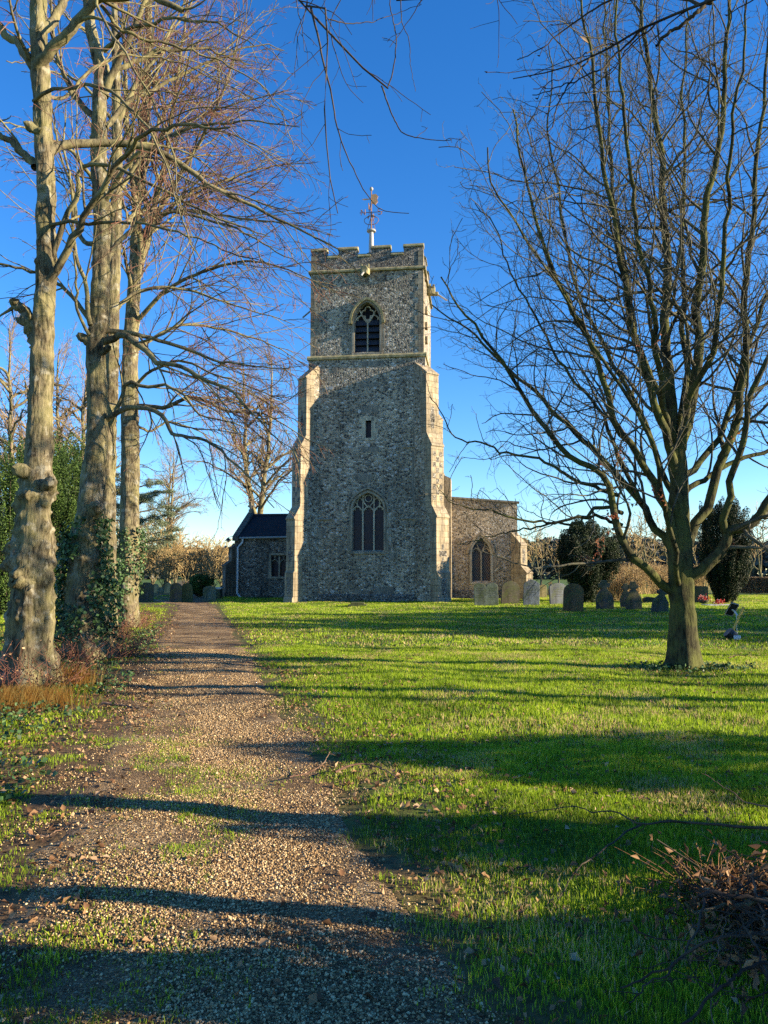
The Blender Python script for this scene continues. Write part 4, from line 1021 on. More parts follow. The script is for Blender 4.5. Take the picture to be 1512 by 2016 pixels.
M['dark_twig'] = bark_mat('dark_twig', (.07, .055, .045), (.035, .028, .022), (.10, .09, .05), .3, (6, 6, 3), .4, .01)

def radii(r0, r1, n, p=1.0): return r0 + (r1 - r0) * np.linspace(0, 1, n) ** p

def bark_trunk(name, pts, rads, mat, parent, k=40, n=160, burr=.0, flare=.35, seed=0, ridges=5, lumps=0, band=None):
    "trunk with root flare, ridges and burrs pushed into its surface"
    c = spline(pts, n); zs_ = np.linspace(0, 1, n); rg = np.random.default_rng(seed + 900)
    r = np.interp(zs_, np.linspace(0, 1, len(rads)), rads)
    T = np.gradient(c, axis=0); T /= np.linalg.norm(T, axis=1)[:, None]
    U = np.cross(T, [0, 1, 0.0]); U /= np.linalg.norm(U, axis=1)[:, None]; W = np.cross(T, U)
    a = np.arange(k) * 2 * math.pi / k
    D = U[:, None] * np.cos(a)[None, :, None] + W[:, None] * np.sin(a)[None, :, None]
    B0 = c[:, None] + D * r[:, None, None]
    h = np.maximum(c[:, 2] - c[0, 2], 0)[:, None]
    fl = 1 + flare * np.exp(-h / .35)
    f_ = fl + .05 * np.sin(a[None] * ridges + seed + h * .5) + (fl - 1) * .8 * np.sin(a[None] * 4 + seed)
    off = np.zeros((n, k)); rough = np.full((n, k), .006 + .012 * burr)
    for i in range(lumps):
        i0 = int(n * rg.random() ** 2.2 * .7)
        inb = band is not None and i % 3; 
        if inb: i0 = int(np.argmin(np.abs(h[:, 0] - rg.uniform(*band))))
        a0 = rg.uniform(0, 2 * math.pi); s_ = rg.uniform(.04, .13) * (.6 if inb else 1.25 if h[i0, 0] < 2.8 else .5); amp = s_ * (rg.uniform(.6, 1.2) if inb else rg.uniform(.35, .75))
        q = np.linalg.norm(B0 - B0[i0, int(a0 / 2 / math.pi * k) % k], axis=2) / s_
        g_ = np.exp(-q ** 2.5); off += amp * g_ - (amp * .9 * np.exp(-(q / .38) ** 2) if rg.random() < .45 else 0); rough += (.16 if inb else .07) * burr * g_ * s_ / .1
    fine = np.zeros((n, k)); mid = np.zeros((n, k))
    for i in range(n):
        for j in range(k):
            p = Vector(B0[i, j]); mid[i, j] = mnoise.noise(p * 3.2 + Vector((seed, 0, 0))); fine[i, j] = mnoise.fractal(Vector((p.x * 17, p.y * 17, p.z * 6)), .6, 2.1, 4)
    R2 = r[:, None] * (f_ + .12 * mid * (1 + burr)) + off + rough * fine
    V = c[:, None] + D * R2[..., None]
    Q = (np.arange(n - 1)[:, None] * k)[..., None] + np.stack([np.arange(k), (np.arange(k) + 1) % k, (np.arange(k) + 1) % k + k, np.arange(k) + k], -1)[None]
    return np_mesh(name, V.reshape(-1, 3), Q.reshape(-1, 4), mat, parent, smooth=True)

def limb_part(name, pts, r0, r1, mat, parent, n=26, wob=.0, rg=None, k=10, p=.8):
    c = spline(pts, n, wob, rg); r = radii(r0, r1, n, p)
    V, Q = tubes(c[None], r[None], k)
    np_mesh(name, V, Q, mat, parent, smooth=True)
    return c, r

def crown(name, parent, sets, mat, k=4):
    V, Q = join([tubes(a, b, k) for a, b in sets]); return np_mesh(name, V, Q, mat, parent)

# ---- the big bare oak on the lawn
rg = np.random.default_rng(21)
OY = 13.3
ob_ = P(1347, 1305, OY); ob_[2] = 0
oak = empty('oak_tree', ob_, 'large leafless oak with upswept branches standing on the lawn right of the church', 'tree', 'bare broadleaved trees')
def OP(seq, y0=0, y1=0):
    out = []
    for i, (px, py) in enumerate(seq):
        t = i / max(1, len(seq) - 1); q = P(px, py, OY + y0 + (y1 - y0) * t) - ob_; out.append(q)
    return out
bark_trunk('trunk', OP([(1347, 1312), (1347, 1270), (1345, 1220), (1343, 1165), (1340, 1110), (1336, 1044), (1338, 955), (1331, 884)]), [.235, .22, .20, .21, .21, .175, .155, .15], M['oak'], oak, k=32, n=90, burr=.06, flare=.3, seed=2)
limbs = [
 ([(1331, 890), (1320, 849), (1315, 733), (1309, 600), (1307, 555), (1298, 400), (1280, 222), (1258, 44), (1245, -120)], .115, .02, 0, .4),
 ([(1334, 905), (1351, 867), (1373, 800), (1389, 689), (1384, 600), (1389, 578), (1396, 400), (1418, 222), (1431, 44), (1440, -120)], .11, .02, 0, -.5),
 ([(1335, 1170), (1302, 1140), (1267, 1104), (1242, 1080), (1227, 1035), (1215, 969), (1195, 929), (1124, 889), (1044, 795), (987, 707), (929, 627), (868, 545)], .09, .012, 0, -.8),
 ([(1338, 1115), (1312, 1075), (1284, 1044), (1262, 991), (1209, 938), (1169, 893), (1124, 853), (1053, 787), (995, 733), (929, 667), (850, 600)], .085, .012, 0, 1.2),
 ([(1339, 1080), (1318, 1030), (1300, 990), (1280, 930), (1250, 880), (1215, 820), (1190, 740), (1150, 650), (1100, 560), (1060, 440), (1030, 320), (1010, 215)], .085, .012, -.1, -1.8),
 ([(1338, 960), (1322, 900), (1310, 860), (1280, 800), (1250, 720), (1225, 640), (1205, 560), (1190, 440), (1175, 330), (1160, 200), (1150, 60), (1145, -80)], .085, .014, 0, -1.5),
 ([(1324, 880), (1308, 800), (1280, 740), (1262, 680), (1245, 600), (1225, 480), (1215, 360), (1205, 240), (1195, 100), (1190, -60)], .07, .014, .1, 1.8),
 ([(1345, 1150), (1362, 1130), (1392, 1100), (1416, 1067), (1427, 1044), (1462, 1030), (1500, 1000), (1560, 930), (1640, 800), (1700, 640)], .12, .015, 0, -.7),
 ([(1427, 1046), (1431, 1009), (1440, 960), (1453, 920), (1462, 867), (1480, 778), (1507, 733), (1550, 600), (1570, 420), (1590, 240)], .07, .012, -.3, -1.2),
 ([(1342, 1110), (1360, 1077), (1381, 1042), (1400, 1009), (1418, 933), (1449, 849), (1462, 778), (1476, 689), (1471, 600), (1480, 533), (1493, 355), (1507, 222), (1510, 50), (1512, -100)], .10, .014, 0, .7),
 ([(1342, 1010), (1362, 960), (1400, 930), (1470, 890), (1550, 850), (1640, 760), (1720, 640)], .06, .012, 0, 1.5),
 ([(1341, 940), (1375, 900), (1410, 850), (1440, 760), (1470, 640), (1530, 480), (1580, 300), (1600, 120)], .065, .012, 0, 1.9),
 ([(1336, 1150), (1333, 1120), (1312, 1060), (1303, 1000), (1285, 900), (1240, 800), (1180, 690), (1120, 600), (1050, 500), (985, 400), (960, 290)], .05, .01, -.15, -3.0),
 ([(1225, 1010), (1205, 1003), (1180, 1001), (1150, 1012), (1100, 1018), (1060, 1012), (1020, 1016), (960, 1000), (900, 985), (860, 955)], .04, .006, 0, -.7),
 ([(1226, 1034), (1200, 1026), (1170, 1022), (1120, 1034), (1080, 1030), (1040, 1034), (1000, 1042), (950, 1062), (900, 1072)], .036, .006, 0, .4),
 ([(1217, 975), (1190, 962), (1150, 945), (1100, 918), (1050, 900), (1000, 885), (960, 870), (900, 858), (870, 820), (845, 780)], .042, .007, 0, .9),
 ([(1334, 884), (1345, 760), (1350, 640), (1352, 480), (1356, 320), (1350, 160), (1352, -40)], .07, .014, .05, 2.4),
 ([(1328, 868), (1300, 760), (1275, 620), (1262, 470), (1240, 300), (1225, 130), (1220, -80)], .065, .013, 0, -2.8),
 ([(1336, 900), (1370, 780), (1415, 660), (1436, 520), (1450, 360), (1462, 180), (1470, 0)], .07, .013, 0, -3.0),
 ([(1330, 980), (1305, 905), (1262, 800), (1200, 700), (1150, 590), (1120, 470), (1100, 340), (1085, 220), (1080, 90)], .06, .011, .2, 3.0),
 ([(1262, 991), (1235, 930), (1215, 860), (1180, 800), (1120, 720), (1070, 640), (1010, 540), (970, 440), (935, 400)], .045, .009, .25, 1.6),
]
LP, LR = [], []
for i, (seq, r0, r1, ya, yb_) in enumerate(limbs):
    c, r = limb_part('limb', OP(seq, ya, yb_), r0 * .95, r1, M['oak'], oak, n=34, wob=.03, rg=rg)
    LP.append(c); LR.append(r)
LP = np.array(LP); LR = np.array(LR)
up = (0, 0, .55)
s1 = grow(rg, LP, LR, 3.0, .14, .98, .8, .22, .42, 14, .16, (0, 0, .5), .48, .0055, lmax=3.0, lmin=.5)
s2 = grow(rg, *s1, 4.2, .12, 1.0, .85, .25, .45, 9, .2, (0, 0, .35), .6, .0032, lmax=1.1, lmin=.2)
s3 = grow(rg, *s2, 5.0, .15, 1.0, .8, .3, .55, 5, .22, (0, 0, .3), .65, .0026, lmax=.42, lmin=.09)
crown('branches', oak, [s1], M['oak_twig'], 6)
crown('twigs', oak, [s2, s3], M['oak_twig'], 3)
print('oak', len(s1[0]), len(s2[0]), len(s3[0]))
# a few rusty leaves still hanging low on the oak
tips = np.concatenate([s2[0][:, 3:].reshape(-1, 3), s3[0][:, 1:].reshape(-1, 3)])
tg = [OP([c])[0] for c in ((1250, 1060), (1275, 1050), (1245, 1085), (1210, 1100), (1200, 740), (1185, 910), (1460, 880), (1490, 1020), (1290, 1080))]
pos = []
for t_ in tg:
    dd_ = np.hypot(tips[:, 0] - t_[0], tips[:, 2] - t_[2]); o_ = np.argsort(dd_)[:34]; pos.append(tips[o_][dd_[o_] < .9])
pos = np.concatenate(pos); pos = pos + rg.normal(0, .012, pos.shape) - (0, 0, .02)
V, Q = leaves(rg, pos, rg.uniform(.04, .075, len(pos)), None, 1, .6, .2)
rust_leaf = leaf_mat('rust_leaves', [(0, (.22, .06, .03)), (1, (.5, .2, .1))], trans=.4)
np_mesh('dead_leaves', V, Q, rust_leaf, oak, attr=np.repeat(rg.random(len(pos)), 4))

n_ = 700; a = rg.uniform(0, 6.28, n_); rr_ = .22 + np.abs(rg.normal(0, .3, n_)); pos = np.stack([ob_[0] + np.cos(a) * rr_ * 1.4 + .15, ob_[1] - .15 + np.sin(a) * rr_, rg.uniform(.01, .09, n_)], -1)
V, Q = leaves(rg, pos, rg.uniform(.03, .07, n_), np.array([[0, 0, 1.2]]), .8, .9, .1)
tag(np_mesh('ground_ivy', V, Q, ivy_m, attr=np.repeat(rg.random(n_), 4)), kind='stuff')

# ---- avenue of old limes on the left
def lime(base_px, Y, trunk, rads, limbs, label, seed, burr=.22, ivy=None, tw=1.0, dens=(2.2, 3.0, 3.4), droop=-.5, lm=(3.2, 1.5, .6), shoots=0, extra=0, topd=0, redk=True):
    rg = np.random.default_rng(seed)
    b0 = P(*base_px, Y); b0[2] = float(height(b0[0], Y)) - .05
    t = empty('lime_tree', b0, label, 'tree', 'old bare lime trees beside the path')
    def TP(seq, y0=0, y1=0): return [P(px, py, Y + y0 + (y1 - y0) * i / max(1, len(seq) - 1)) - b0 for i, (px, py) in enumerate(seq)]
    bark_trunk('trunk', TP(trunk), rads, M['lime'], t, k=84, n=420, burr=burr, flare=.3, seed=seed, lumps=int(burr * (420 if burr > .3 else 220)), band=(.7, 3.4) if burr > .2 else None)
    LP, LR = [], []
    for seq, r0, r1, ya, yb_ in limbs:
        c, r = limb_part('limb', TP(seq, ya, yb_), r0, r1, M['lime_limb'], t, n=26, wob=.02, rg=rg); LP.append(c); LR.append(r)
    # limbs springing round the trunk that the list does not name
    tc = spline(TP(trunk), 40)
    for i in range(extra):
        f_ = rg.uniform(.42, .97); p0 = tc[int(f_ * 39)]; a_ = rg.uniform(0, 2 * math.pi); L_ = rg.uniform(2.2, 4.4) * (1.15 - f_ * .5)
        d = np.array([math.cos(a_), math.sin(a_), 0]); pts = [p0, p0 + d * L_ * .3 + (0, 0, L_ * .3), p0 + d * L_ * .65 + (0, 0, L_ * .42), p0 + d * L_ + (0, 0, L_ * .38)]
        c, r = limb_part('limb', pts, rg.uniform(.05, .08), .012, M['lime_limb'], t, n=26, wob=.03, rg=rg); LP.append(c); LR.append(r)
    LP = np.array(LP); LR = np.array(LR)
    s1 = grow(rg, LP, LR, dens[0], .15, .98, .6, .2, .5, 13, .09, (0, 0, droop * .4), .5, .006 * tw, lmax=lm[0], lmin=.5)
    s2 = grow(rg, *s1, dens[1], .1, 1.0, .6, .22, .5, 9, .10, (0, 0, droop), .6, .0038 * tw, lmax=lm[1], lmin=.2)
    s3 = grow(rg, *s2, dens[2], .12, 1.0, .6, .25, .5, 5, .12, (0, 0, droop * .3), .65, .0026 * tw, lmax=lm[2], lmin=.1)
    crown('branches', t, [s1], M['lime_limb'], 5)
    crown('twigs', t, [s2], M['lime_twig'], 4); crown('fine_twigs', t, [s3], M['red_twig'], 3)
    print('lime', len(s1[0]), len(s2[0]), len(s3[0]))
    if ivy:
        z0, z1, n_, rr = ivy
        tc = spline(TP(trunk), 200); i_ = rg.integers(0, 200, n_ * 6); zz = tc[i_, 2]; k_ = (zz > z0) & (zz < z1); i_ = i_[k_][:n_]; zz = tc[i_, 2]
        r_ = np.interp(i_ / 199, np.linspace(0, 1, len(rads)), rads); a_ = rg.uniform(0, 2 * math.pi, len(i_))
        keep = np.array([mnoise.noise(Vector((math.cos(q) * 1.5, math.sin(q) * 1.5, w_ * 1.3 + seed))) > -.12 for q, w_ in zip(a_, zz)])
        i_, zz, r_, a_ = i_[keep], zz[keep], r_[keep], a_[keep]
        nrm = np.stack([np.cos(a_), np.sin(a_), np.full(len(a_), .25)], -1)
        pos = tc[i_] + nrm * (r_ * 1.2 + rg.uniform(.0, .16, len(a_)))[:, None] + rg.normal(0, .03, (len(a_), 3))
        V, Q = leaves(rg, pos, rg.uniform(.05, .1, len(pos)), nrm * 1.1, .7, .9, .12)
        np_mesh('ivy', V, Q, ivy_m, t, attr=np.repeat(rg.random(len(pos)), 4))
    if shoots:
        a_ = rg.uniform(0, 2 * math.pi, shoots); rr_ = rads[0] * rg.uniform(1.0, 1.9, shoots); hh = rg.uniform(.2, .75, shoots)
        Pn = np.zeros((shoots, 5, 3)); 
        for k in range(5):
            f_ = k / 4; o_ = rg.normal(0, .03 * k, (shoots, 2)) if k else np.zeros((shoots, 2))
            Pn[:, k, 0] = np.cos(a_) * rr_ * (1 + .5 * f_) + o_[:, 0]; Pn[:, k, 1] = np.sin(a_) * rr_ * (1 + .5 * f_) + o_[:, 1]; Pn[:, k, 2] = hh * f_
        crown('suckers', t, [(Pn, np.repeat(radii(.006, .002, 5)[None], shoots, 0))], M['red_twig'], 3)
        pos = Pn[:, 2:, :].reshape(-1, 3) + rg.normal(0, .03, (shoots * 3, 3)); V, Q = leaves(rg, pos, rg.uniform(.03, .055, len(pos)), None, 1, .6, .2)
        np_mesh('withered_leaves', V, Q, dead_m, t, attr=np.repeat(rg.random(len(pos)), 4))
    # cut stubs and burrs on the trunk
    return t, b0, TP

# first (nearest) lime
t1, b1, TP1 = lime((60, 1350), 11.0,
 [(58, 1352), (58, 1290), (62, 1230), (64, 1170), (68, 1100), (72, 1000), (76, 900), (80, 780), (84, 660), (90, 560), (90, 440), (88, 330), (84, 240), (80, 140), (76, 40), (78, -80), (80, -260)],
 [0.325, 0.292, 0.274, 0.208, 0.188, 0.168, 0.156, 0.148, 0.140, 0.133, 0.129, 0.125, 0.121, 0.113, 0.101, 0.094, 0.078],
 [([(96, 300), (123, 287), (170, 287), (230, 285), (300, 290), (328, 301), (370, 325), (410, 361), (450, 385), (492, 402), (560, 435), (615, 459), (690, 500)], .075, .008, 0, 1.0),
  ([(76, 150), (82, 127), (110, 95), (135, 70), (185, 16), (220, 3), (254, 4), (307, 4), (361, 22)], .09, .04, 0, -.6),
  ([(66, 200), (95, 178), (135, 172), (170, 172), (213, 185), (271, 221), (312, 279), (345, 360), (369, 451), (400, 520)], .03, .006, -.1, -1.6),
  ([(190, -10), (215, 50), (240, 90), (300, 190), (330, 300), (340, 380), (360, 440), (390, 500)], .022, .005, -.6, -1.0),
  ([(78, 180), (50, 110), (20, 60), (-20, 20), (-60, -60)], .09, .03, 0, .2),
  ([(70, 330), (45, 300), (20, 270), (-10, 250), (-50, 210)], .07, .02, 0, .3),
  ([(95, 540), (111, 492), (130, 440), (143, 406), (150, 380), (152, 357), (139, 330), (150, 316), (176, 311), (230, 324), (280, 350), (328, 381), (410, 426), (470, 445), (525, 463)], .05, .007, 0, -.8),
  ([(92, 448), (120, 438), (170, 430), (240, 431), (310, 445), (380, 470), (450, 500), (520, 515)], .03, .006, 0, -1.2),
  ([(80, 60), (120, 20), (160, -40), (220, -120), (300, -160)], .08, .02, 0, 1.2),
  ([(78, 0), (40, -60), (0, -140)], .08, .03, 0, -.4),
  ([(200, 10), (250, 60), (330, 80), (420, 110), (500, 160), (560, 230)], .03, .005, -.3, .5),
  ([(70, 690), (40, 640), (30, 600), (28, 590)], .10, .07, 0, -.1),
  ([(95, 190), (130, 190), (170, 140), (240, 120), (330, 130), (430, 165), (520, 200)], .03, .006, .1, 1.8)],
 'nearest lime tree with a gnarled pale trunk at the left edge of the photo', 31, burr=.36, dens=(1.9, 3.2, 3.6), droop=-.5, lm=(2.0, 1.1, .5), shoots=160, extra=3)
# knobs and torn stubs on the first trunk
def stub(t, b0, px, py, Y, dx, dy, r, L_):
    p = P(px, py, Y) - b0; d = Vector((dx, dy, .35)).normalized()
    c = np.array([p + np.array(d) * L_ * (k / 9 - .35) for k in range(10)]); rr = r * np.array([1.5, 1.35, 1.15, 1.0, .95, .98, 1.0, .92, .6, .12])
    V, Q = tubes(c[None], rr[None], 16); V = V + np.array([mnoise.noise_vector(Vector(v) * 8) * .5 + mnoise.noise_vector(Vector(v) * 22) * .25 for v in V]) * r
    np_mesh('branch_stub', V, Q, M['lime'], t, smooth=True)
for a in ((66, 640, 10.95, -1, -.1, .075, .42), (50, 930, 10.8, -.7, -.7, .09, .3), (96, 955, 10.85, .6, -.8, .08, .28), (44, 1150, 10.75, -.6, -.6, .1, .26), (70, 255, 10.9, -.8, -.3, .06, .25)):
    stub(t1, b1, *a)

t2, b2, TP2 = lime((175, 1300), 14.7,
 [(175, 1302), (172, 1250), (170, 1190), (168, 1120), (172, 1060), (178, 1000), (184, 930), (190, 850), (190, 760), (188, 690), (195, 620), (198, 540), (200, 440), (195, 330), (195, 230), (198, 140), (180, 60), (170, -40), (165, -200)],
 [0.423, 0.387, 0.304, 0.248, 0.216, 0.188, 0.180, 0.188, 0.176, 0.160, 0.156, 0.148, 0.144, 0.132, 0.116, 0.100, 0.088, 0.072, 0.056],
 [([(205, 672), (240, 660), (262, 674), (288, 695), (308, 718), (353, 728), (395, 745), (436, 763), (480, 800), (520, 850), (560, 880)], .075, .008, 0, -1.2),
  ([(200, 655), (240, 655), (300, 668), (370, 690), (430, 712), (500, 722), (560, 724), (600, 720)], .055, .007, 0, .8),
  ([(205, 830), (250, 800), (303, 813), (333, 856), (358, 861), (416, 876), (454, 899), (500, 950), (540, 1000)], .06, .008, .1, -1.8),
  ([(178, 640), (165, 560), (150, 480), (140, 400), (120, 300), (100, 180)], .05, .01, -.2, -.8),
  ([(176, 660), (155, 620), (140, 560), (133, 490), (130, 400)], .035, .01, -.2, -.9),
  ([(195, 240), (150, 190), (125, 120), (110, 20), (100, -80)], .07, .015, 0, .7),
  ([(205, 190), (230, 120), (262, 60), (290, -20), (310, -120)], .09, .02, 0, -.5),
  ([(207, 250), (240, 205), (290, 170), (350, 140), (430, 110), (500, 90), (560, 100)], .06, .008, 0, 1.2),
  ([(205, 400), (230, 350), (270, 300), (340, 270), (430, 250), (520, 240), (590, 250)], .055, .008, 0, -1.6),
  ([(210, 520), (240, 470), (300, 430), (360, 425), (440, 440), (520, 475), (590, 520)], .055, .008, 0, .4),
  ([(185, 480), (160, 460), (145, 380), (135, 290), (130, 200)], .05, .01, 0, .8),
  ([(205, 100), (250, 60), (330, 40), (420, 50), (500, 90)], .05, .008, 0, -1.8)],
 'second lime tree from the left, its wide trunk wrapped in dark ivy near the ground', 37, burr=.26, ivy=(.25, 2.6, 5200, 0), dens=(2.5, 3.6, 3.8), droop=-.5, lm=(2.4, 1.2, .6), shoots=220, extra=3)
for a in ((168, 668, 14.6, -.8, -.3, .09, .3), (205, 690, 14.6, .8, -.3, .06, .25), (190, 1000, 14.4, .3, -1, .1, .25)): stub(t2, b2, *a)

t2b, b2b, TP2b = lime((206, 1258), 18.6,
 [(207, 1260), (206, 1200), (207, 1120), (209, 1040), (212, 950), (215, 860), (219, 760), (222, 640), (225, 520), (228, 400), (230, 280), (228, 150), (225, 0)],
 [0.279, 0.252, 0.216, 0.189, 0.171, 0.162, 0.153, 0.144, 0.135, 0.126, 0.108, 0.090, 0.063],
 [([(215, 860), (225, 830), (239, 800), (250, 755), (283, 763), (323, 758), (345, 768), (366, 778), (391, 813), (426, 821), (471, 833), (520, 870)], .07, .008, 0, -1.0),
  ([(222, 620), (260, 580), (330, 560), (420, 580), (500, 610), (580, 640)], .06, .008, 0, 1.0),
  ([(228, 400), (262, 330), (310, 280), (390, 250), (470, 270), (560, 320)], .06, .008, 0, .2),
  ([(230, 250), (262, 170), (300, 110), (340, 40), (380, -40)], .07, .012, 0, .6)],
 'third lime tree along the path, mostly hidden behind the ivy-wrapped trunk', 41, burr=.15, ivy=(.3, 1.9, 1500, 0), dens=(2.2, 3.0, 3.2), droop=-.35, lm=(3.0, 1.5, .7), shoots=120, extra=7, tw=1.35)

t3, b3, TP3 = lime((246, 1232), 23.0,
 [(248, 1234), (250, 1180), (254, 1100), (256, 1000), (257, 900), (255, 800), (256, 700), (262, 600), (266, 520), (270, 400), (280, 280), (290, 150), (295, 0)],
 [0.343, 0.308, 0.273, 0.260, 0.251, 0.233, 0.202, 0.167, 0.141, 0.123, 0.106, 0.088, 0.070],
 [([(268, 800), (300, 800), (328, 800), (381, 783), (416, 788), (449, 803), (516, 808), (560, 830), (610, 870)], .08, .01, 0, -1.6),
  ([(262, 590), (287, 500), (307, 390), (330, 280), (350, 150), (370, 0)], .12, .03, 0, 1.5),
  ([(262, 560), (275, 480), (262, 390), (250, 280), (245, 150), (240, 0)], .11, .03, 0, -1.5),
  ([(266, 540), (300, 440), (350, 350), (395, 280), (440, 180), (470, 60)], .10, .02, 0, -.5),
  ([(270, 480), (303, 430), (377, 381), (420, 370), (459, 353), (520, 330), (600, 320)], .08, .01, 0, 1.2),
  ([(275, 400), (295, 300), (340, 255), (426, 221), (500, 195), (574, 176)], .08, .01, 0, -.6),
  ([(280, 320), (330, 220), (400, 140), (470, 80), (520, 20)], .07, .01, 0, 1.8),
  ([(262, 640), (310, 580), (380, 540), (460, 520), (540, 525), (630, 560)], .08, .01, 0, -2.2),
  ([(258, 700), (310, 660), (380, 640), (460, 650), (540, 680), (600, 720)], .07, .01, 0, 2.2),
  ([(256, 780), (300, 730), (360, 710), (420, 730), (500, 760), (560, 790)], .06, .01, 0, -2.6),
  ([(258, 830), (290, 850), (330, 830), (390, 850), (440, 900)], .05, .008, 0, 1.6),
  ([(285, 250), (320, 120), (380, 20), (430, -60)], .07, .012, 0, .4),
  ([(268, 500), (330, 420), (420, 420), (520, 430), (630, 450)], .07, .009, 0, -3.0)],
 'fourth lime tree from the left, straight trunk, fanning reddish crown', 43, burr=.05, ivy=(.9, 2.9, 3200, 0), dens=(3.2, 4.0, 4.0), droop=-.2, lm=(3.8, 1.8, .85), shoots=140, extra=7, tw=1.6)

# ---- big bare tree behind the chapel
def far_tree(name, x, y, h, r, label, group, seed, leaders=2, twig=None, dens=(1.1, 1.5, 1.8), spread=.35, bark=None, low=.25, lean=0, tw=2.0):
    rg = np.random.default_rng(seed); twig = twig or M['far_twig']; bark = bark or M['lime_limb']
    t = empty(name, (x, y, 0), label, 'tree', group)
    tp = [(0, 0, -.1), (0.05, 0, h * .12), (-.05, 0, h * low), (.05, .05, h * low * 1.3)]
    V, Q = tubes(spline(tp, 14)[None], radii(r * 1.15, r * .8, 14)[None], 12); np_mesh('trunk', V, Q, bark, t, smooth=True)
    LP, LR = [], []
    for i in range(leaders):
        a = math.pi * 2 * i / leaders + rg.uniform(-.4, .4); d = np.array([math.cos(a), math.sin(a) , 0])
        e = rg.uniform(.03, .07) * h if leaders == 2 else rg.uniform(.05, .16) * h; pts = [np.array(tp[2]), tp[2] + d * e * .5 + (0, 0, h * .16), tp[2] + d * e + (0, 0, h * .42), tp[2] + d * e * 1.2 + (0, 0, h * .74)]
        c = spline(pts, 22, .06, rg); LP.append(c); LR.append(radii(r * .62, r * .08, 22))
    nb = int(h * .9)
    for i in range(nb):
        f_ = rg.uniform(low, .78); a = i * 2.4 + rg.uniform(-.3, .3); L_ = h * spread * (1.25 - f_) * rg.uniform(.8, 1.2); d = np.array([math.cos(a), math.sin(a), 0])
        p0 = np.array([0, 0, h * f_]) + LP[i % leaders][min(21, int((f_ - low) / .75 * 22))] * np.array([1, 1, 0]); pts = [p0, p0 + d * L_ * .35 + (0, 0, L_ * .25), p0 + d * L_ * .7 + (0, 0, L_ * .38), p0 + d * L_ + (0, 0, L_ * .3)]
        LP.append(spline(pts, 22, .05, rg)); LR.append(radii(r * .25, .02, 22))
    LP, LR = np.array(LP), np.array(LR)
    V, Q = tubes(LP, LR, 7); np_mesh('limbs', V, Q, bark, t, smooth=True)
    s1 = grow(rg, LP, LR, dens[0], .15, 1, .6, .2, .42, 10, .1, (0, 0, .1), .5, .014 * tw, lmax=3.5, lmin=.5)
    s2 = grow(rg, *s1, dens[1], .1, 1, .6, .25, .5, 6, .12, (0, 0, .1), .6, .010 * tw, lmax=1.6, lmin=.3)
    s3 = grow(rg, *s2, dens[2], .1, 1, .6, .25, .55, 4, .12, (0, 0, .1), .6, .007 * tw, lmax=.9, lmin=.2)
    crown('twigs', t, [s1, s2, s3], twig, 3)
    print(name, len(s1[0]), len(s2[0]), len(s3[0]))
    return t
def copy_thing(root, loc, rz, sc_, label):
    r = root.copy(); col.objects.link(r); r.location = loc; r.rotation_euler = (0, 0, rz); r.scale = (sc_, sc_, sc_ if np.isscalar(sc_) else 1); r['label'] = label
    for ch in list(root.children):
        c = ch.copy(); col.objects.link(c); c.parent = r
        for g_ in ch.children: d = g_.copy(); col.objects.link(d); d.parent = c
    return r
q = P(506, 1100, 68)
bl_ = far_tree('broadleaf_tree', q[0], 68, 22.5, .5, 'tall bare twin-stemmed tree rising behind the slate chapel roof', 'bare broadleaved trees', 51, leaders=2, dens=(2.0, 2.8, 2.8), spread=.36, twig=M['pale_twig'], low=.2, tw=1.2)

for i, (px, Y, s_, l_) in enumerate(((35, 58, .95, 'bare tree seen through the gap left of the nearest lime trunk'), (128, 66, 1.0, 'bare tree seen between the first and second lime trunks'), (330, 96, .8, 'far bare tree in the gap between the straight lime trunk and the twin-stemmed tree'))):
    q = P(px, 1150, Y); copy_thing(bl_, (q[0], Y, 0), i * 2 + 1, s_, l_)
# golden scrubby trees beyond the left gravestones
q = P(330, 1150, 74)
sh = far_tree('scrub_tree', q[0], 74, 6.6, .08, 'golden twiggy scrub tree behind the left gravestones, nearest the ivy-clad trunk', 'golden scrub trees behind the left gravestones', 61, leaders=6, dens=(2.2, 2.8, 2.8), spread=.5, low=.06, tw=1.7)
for i, (px, Y, s_, l_) in enumerate(((365, 78, 1.0, 'golden scrub tree behind the clipped green bush'), (402, 73, .85, 'golden scrub tree over the wide grey gravestone'), (300, 80, 1.3, 'tall golden scrub tree behind the broad black gravestone'),
        (435, 82, .95, 'golden scrub tree touching the chapel corner'), (345, 96, 1.3, 'farther pinkish scrub tree between the golden ones'), (418, 100, 1.15, 'farthest scrub tree left of the chapel corner'), (272, 90, 1.4, 'golden scrub tree just right of the ivy-clad lime trunk'), (225, 84, 1.3, 'scrub tree seen between the lime trunks'), (380, 72, .7, 'low golden thicket directly behind the leaning golden gravestone'), (322, 71, .7, 'low golden thicket behind the two yellow gravestones'), (422, 71, .65, 'low golden thicket behind the pale-lidded tomb'))):
    q = P(px, 1150, Y); copy_thing(sh, (q[0], Y, 0), i * 1.3 + .5, s_, l_)
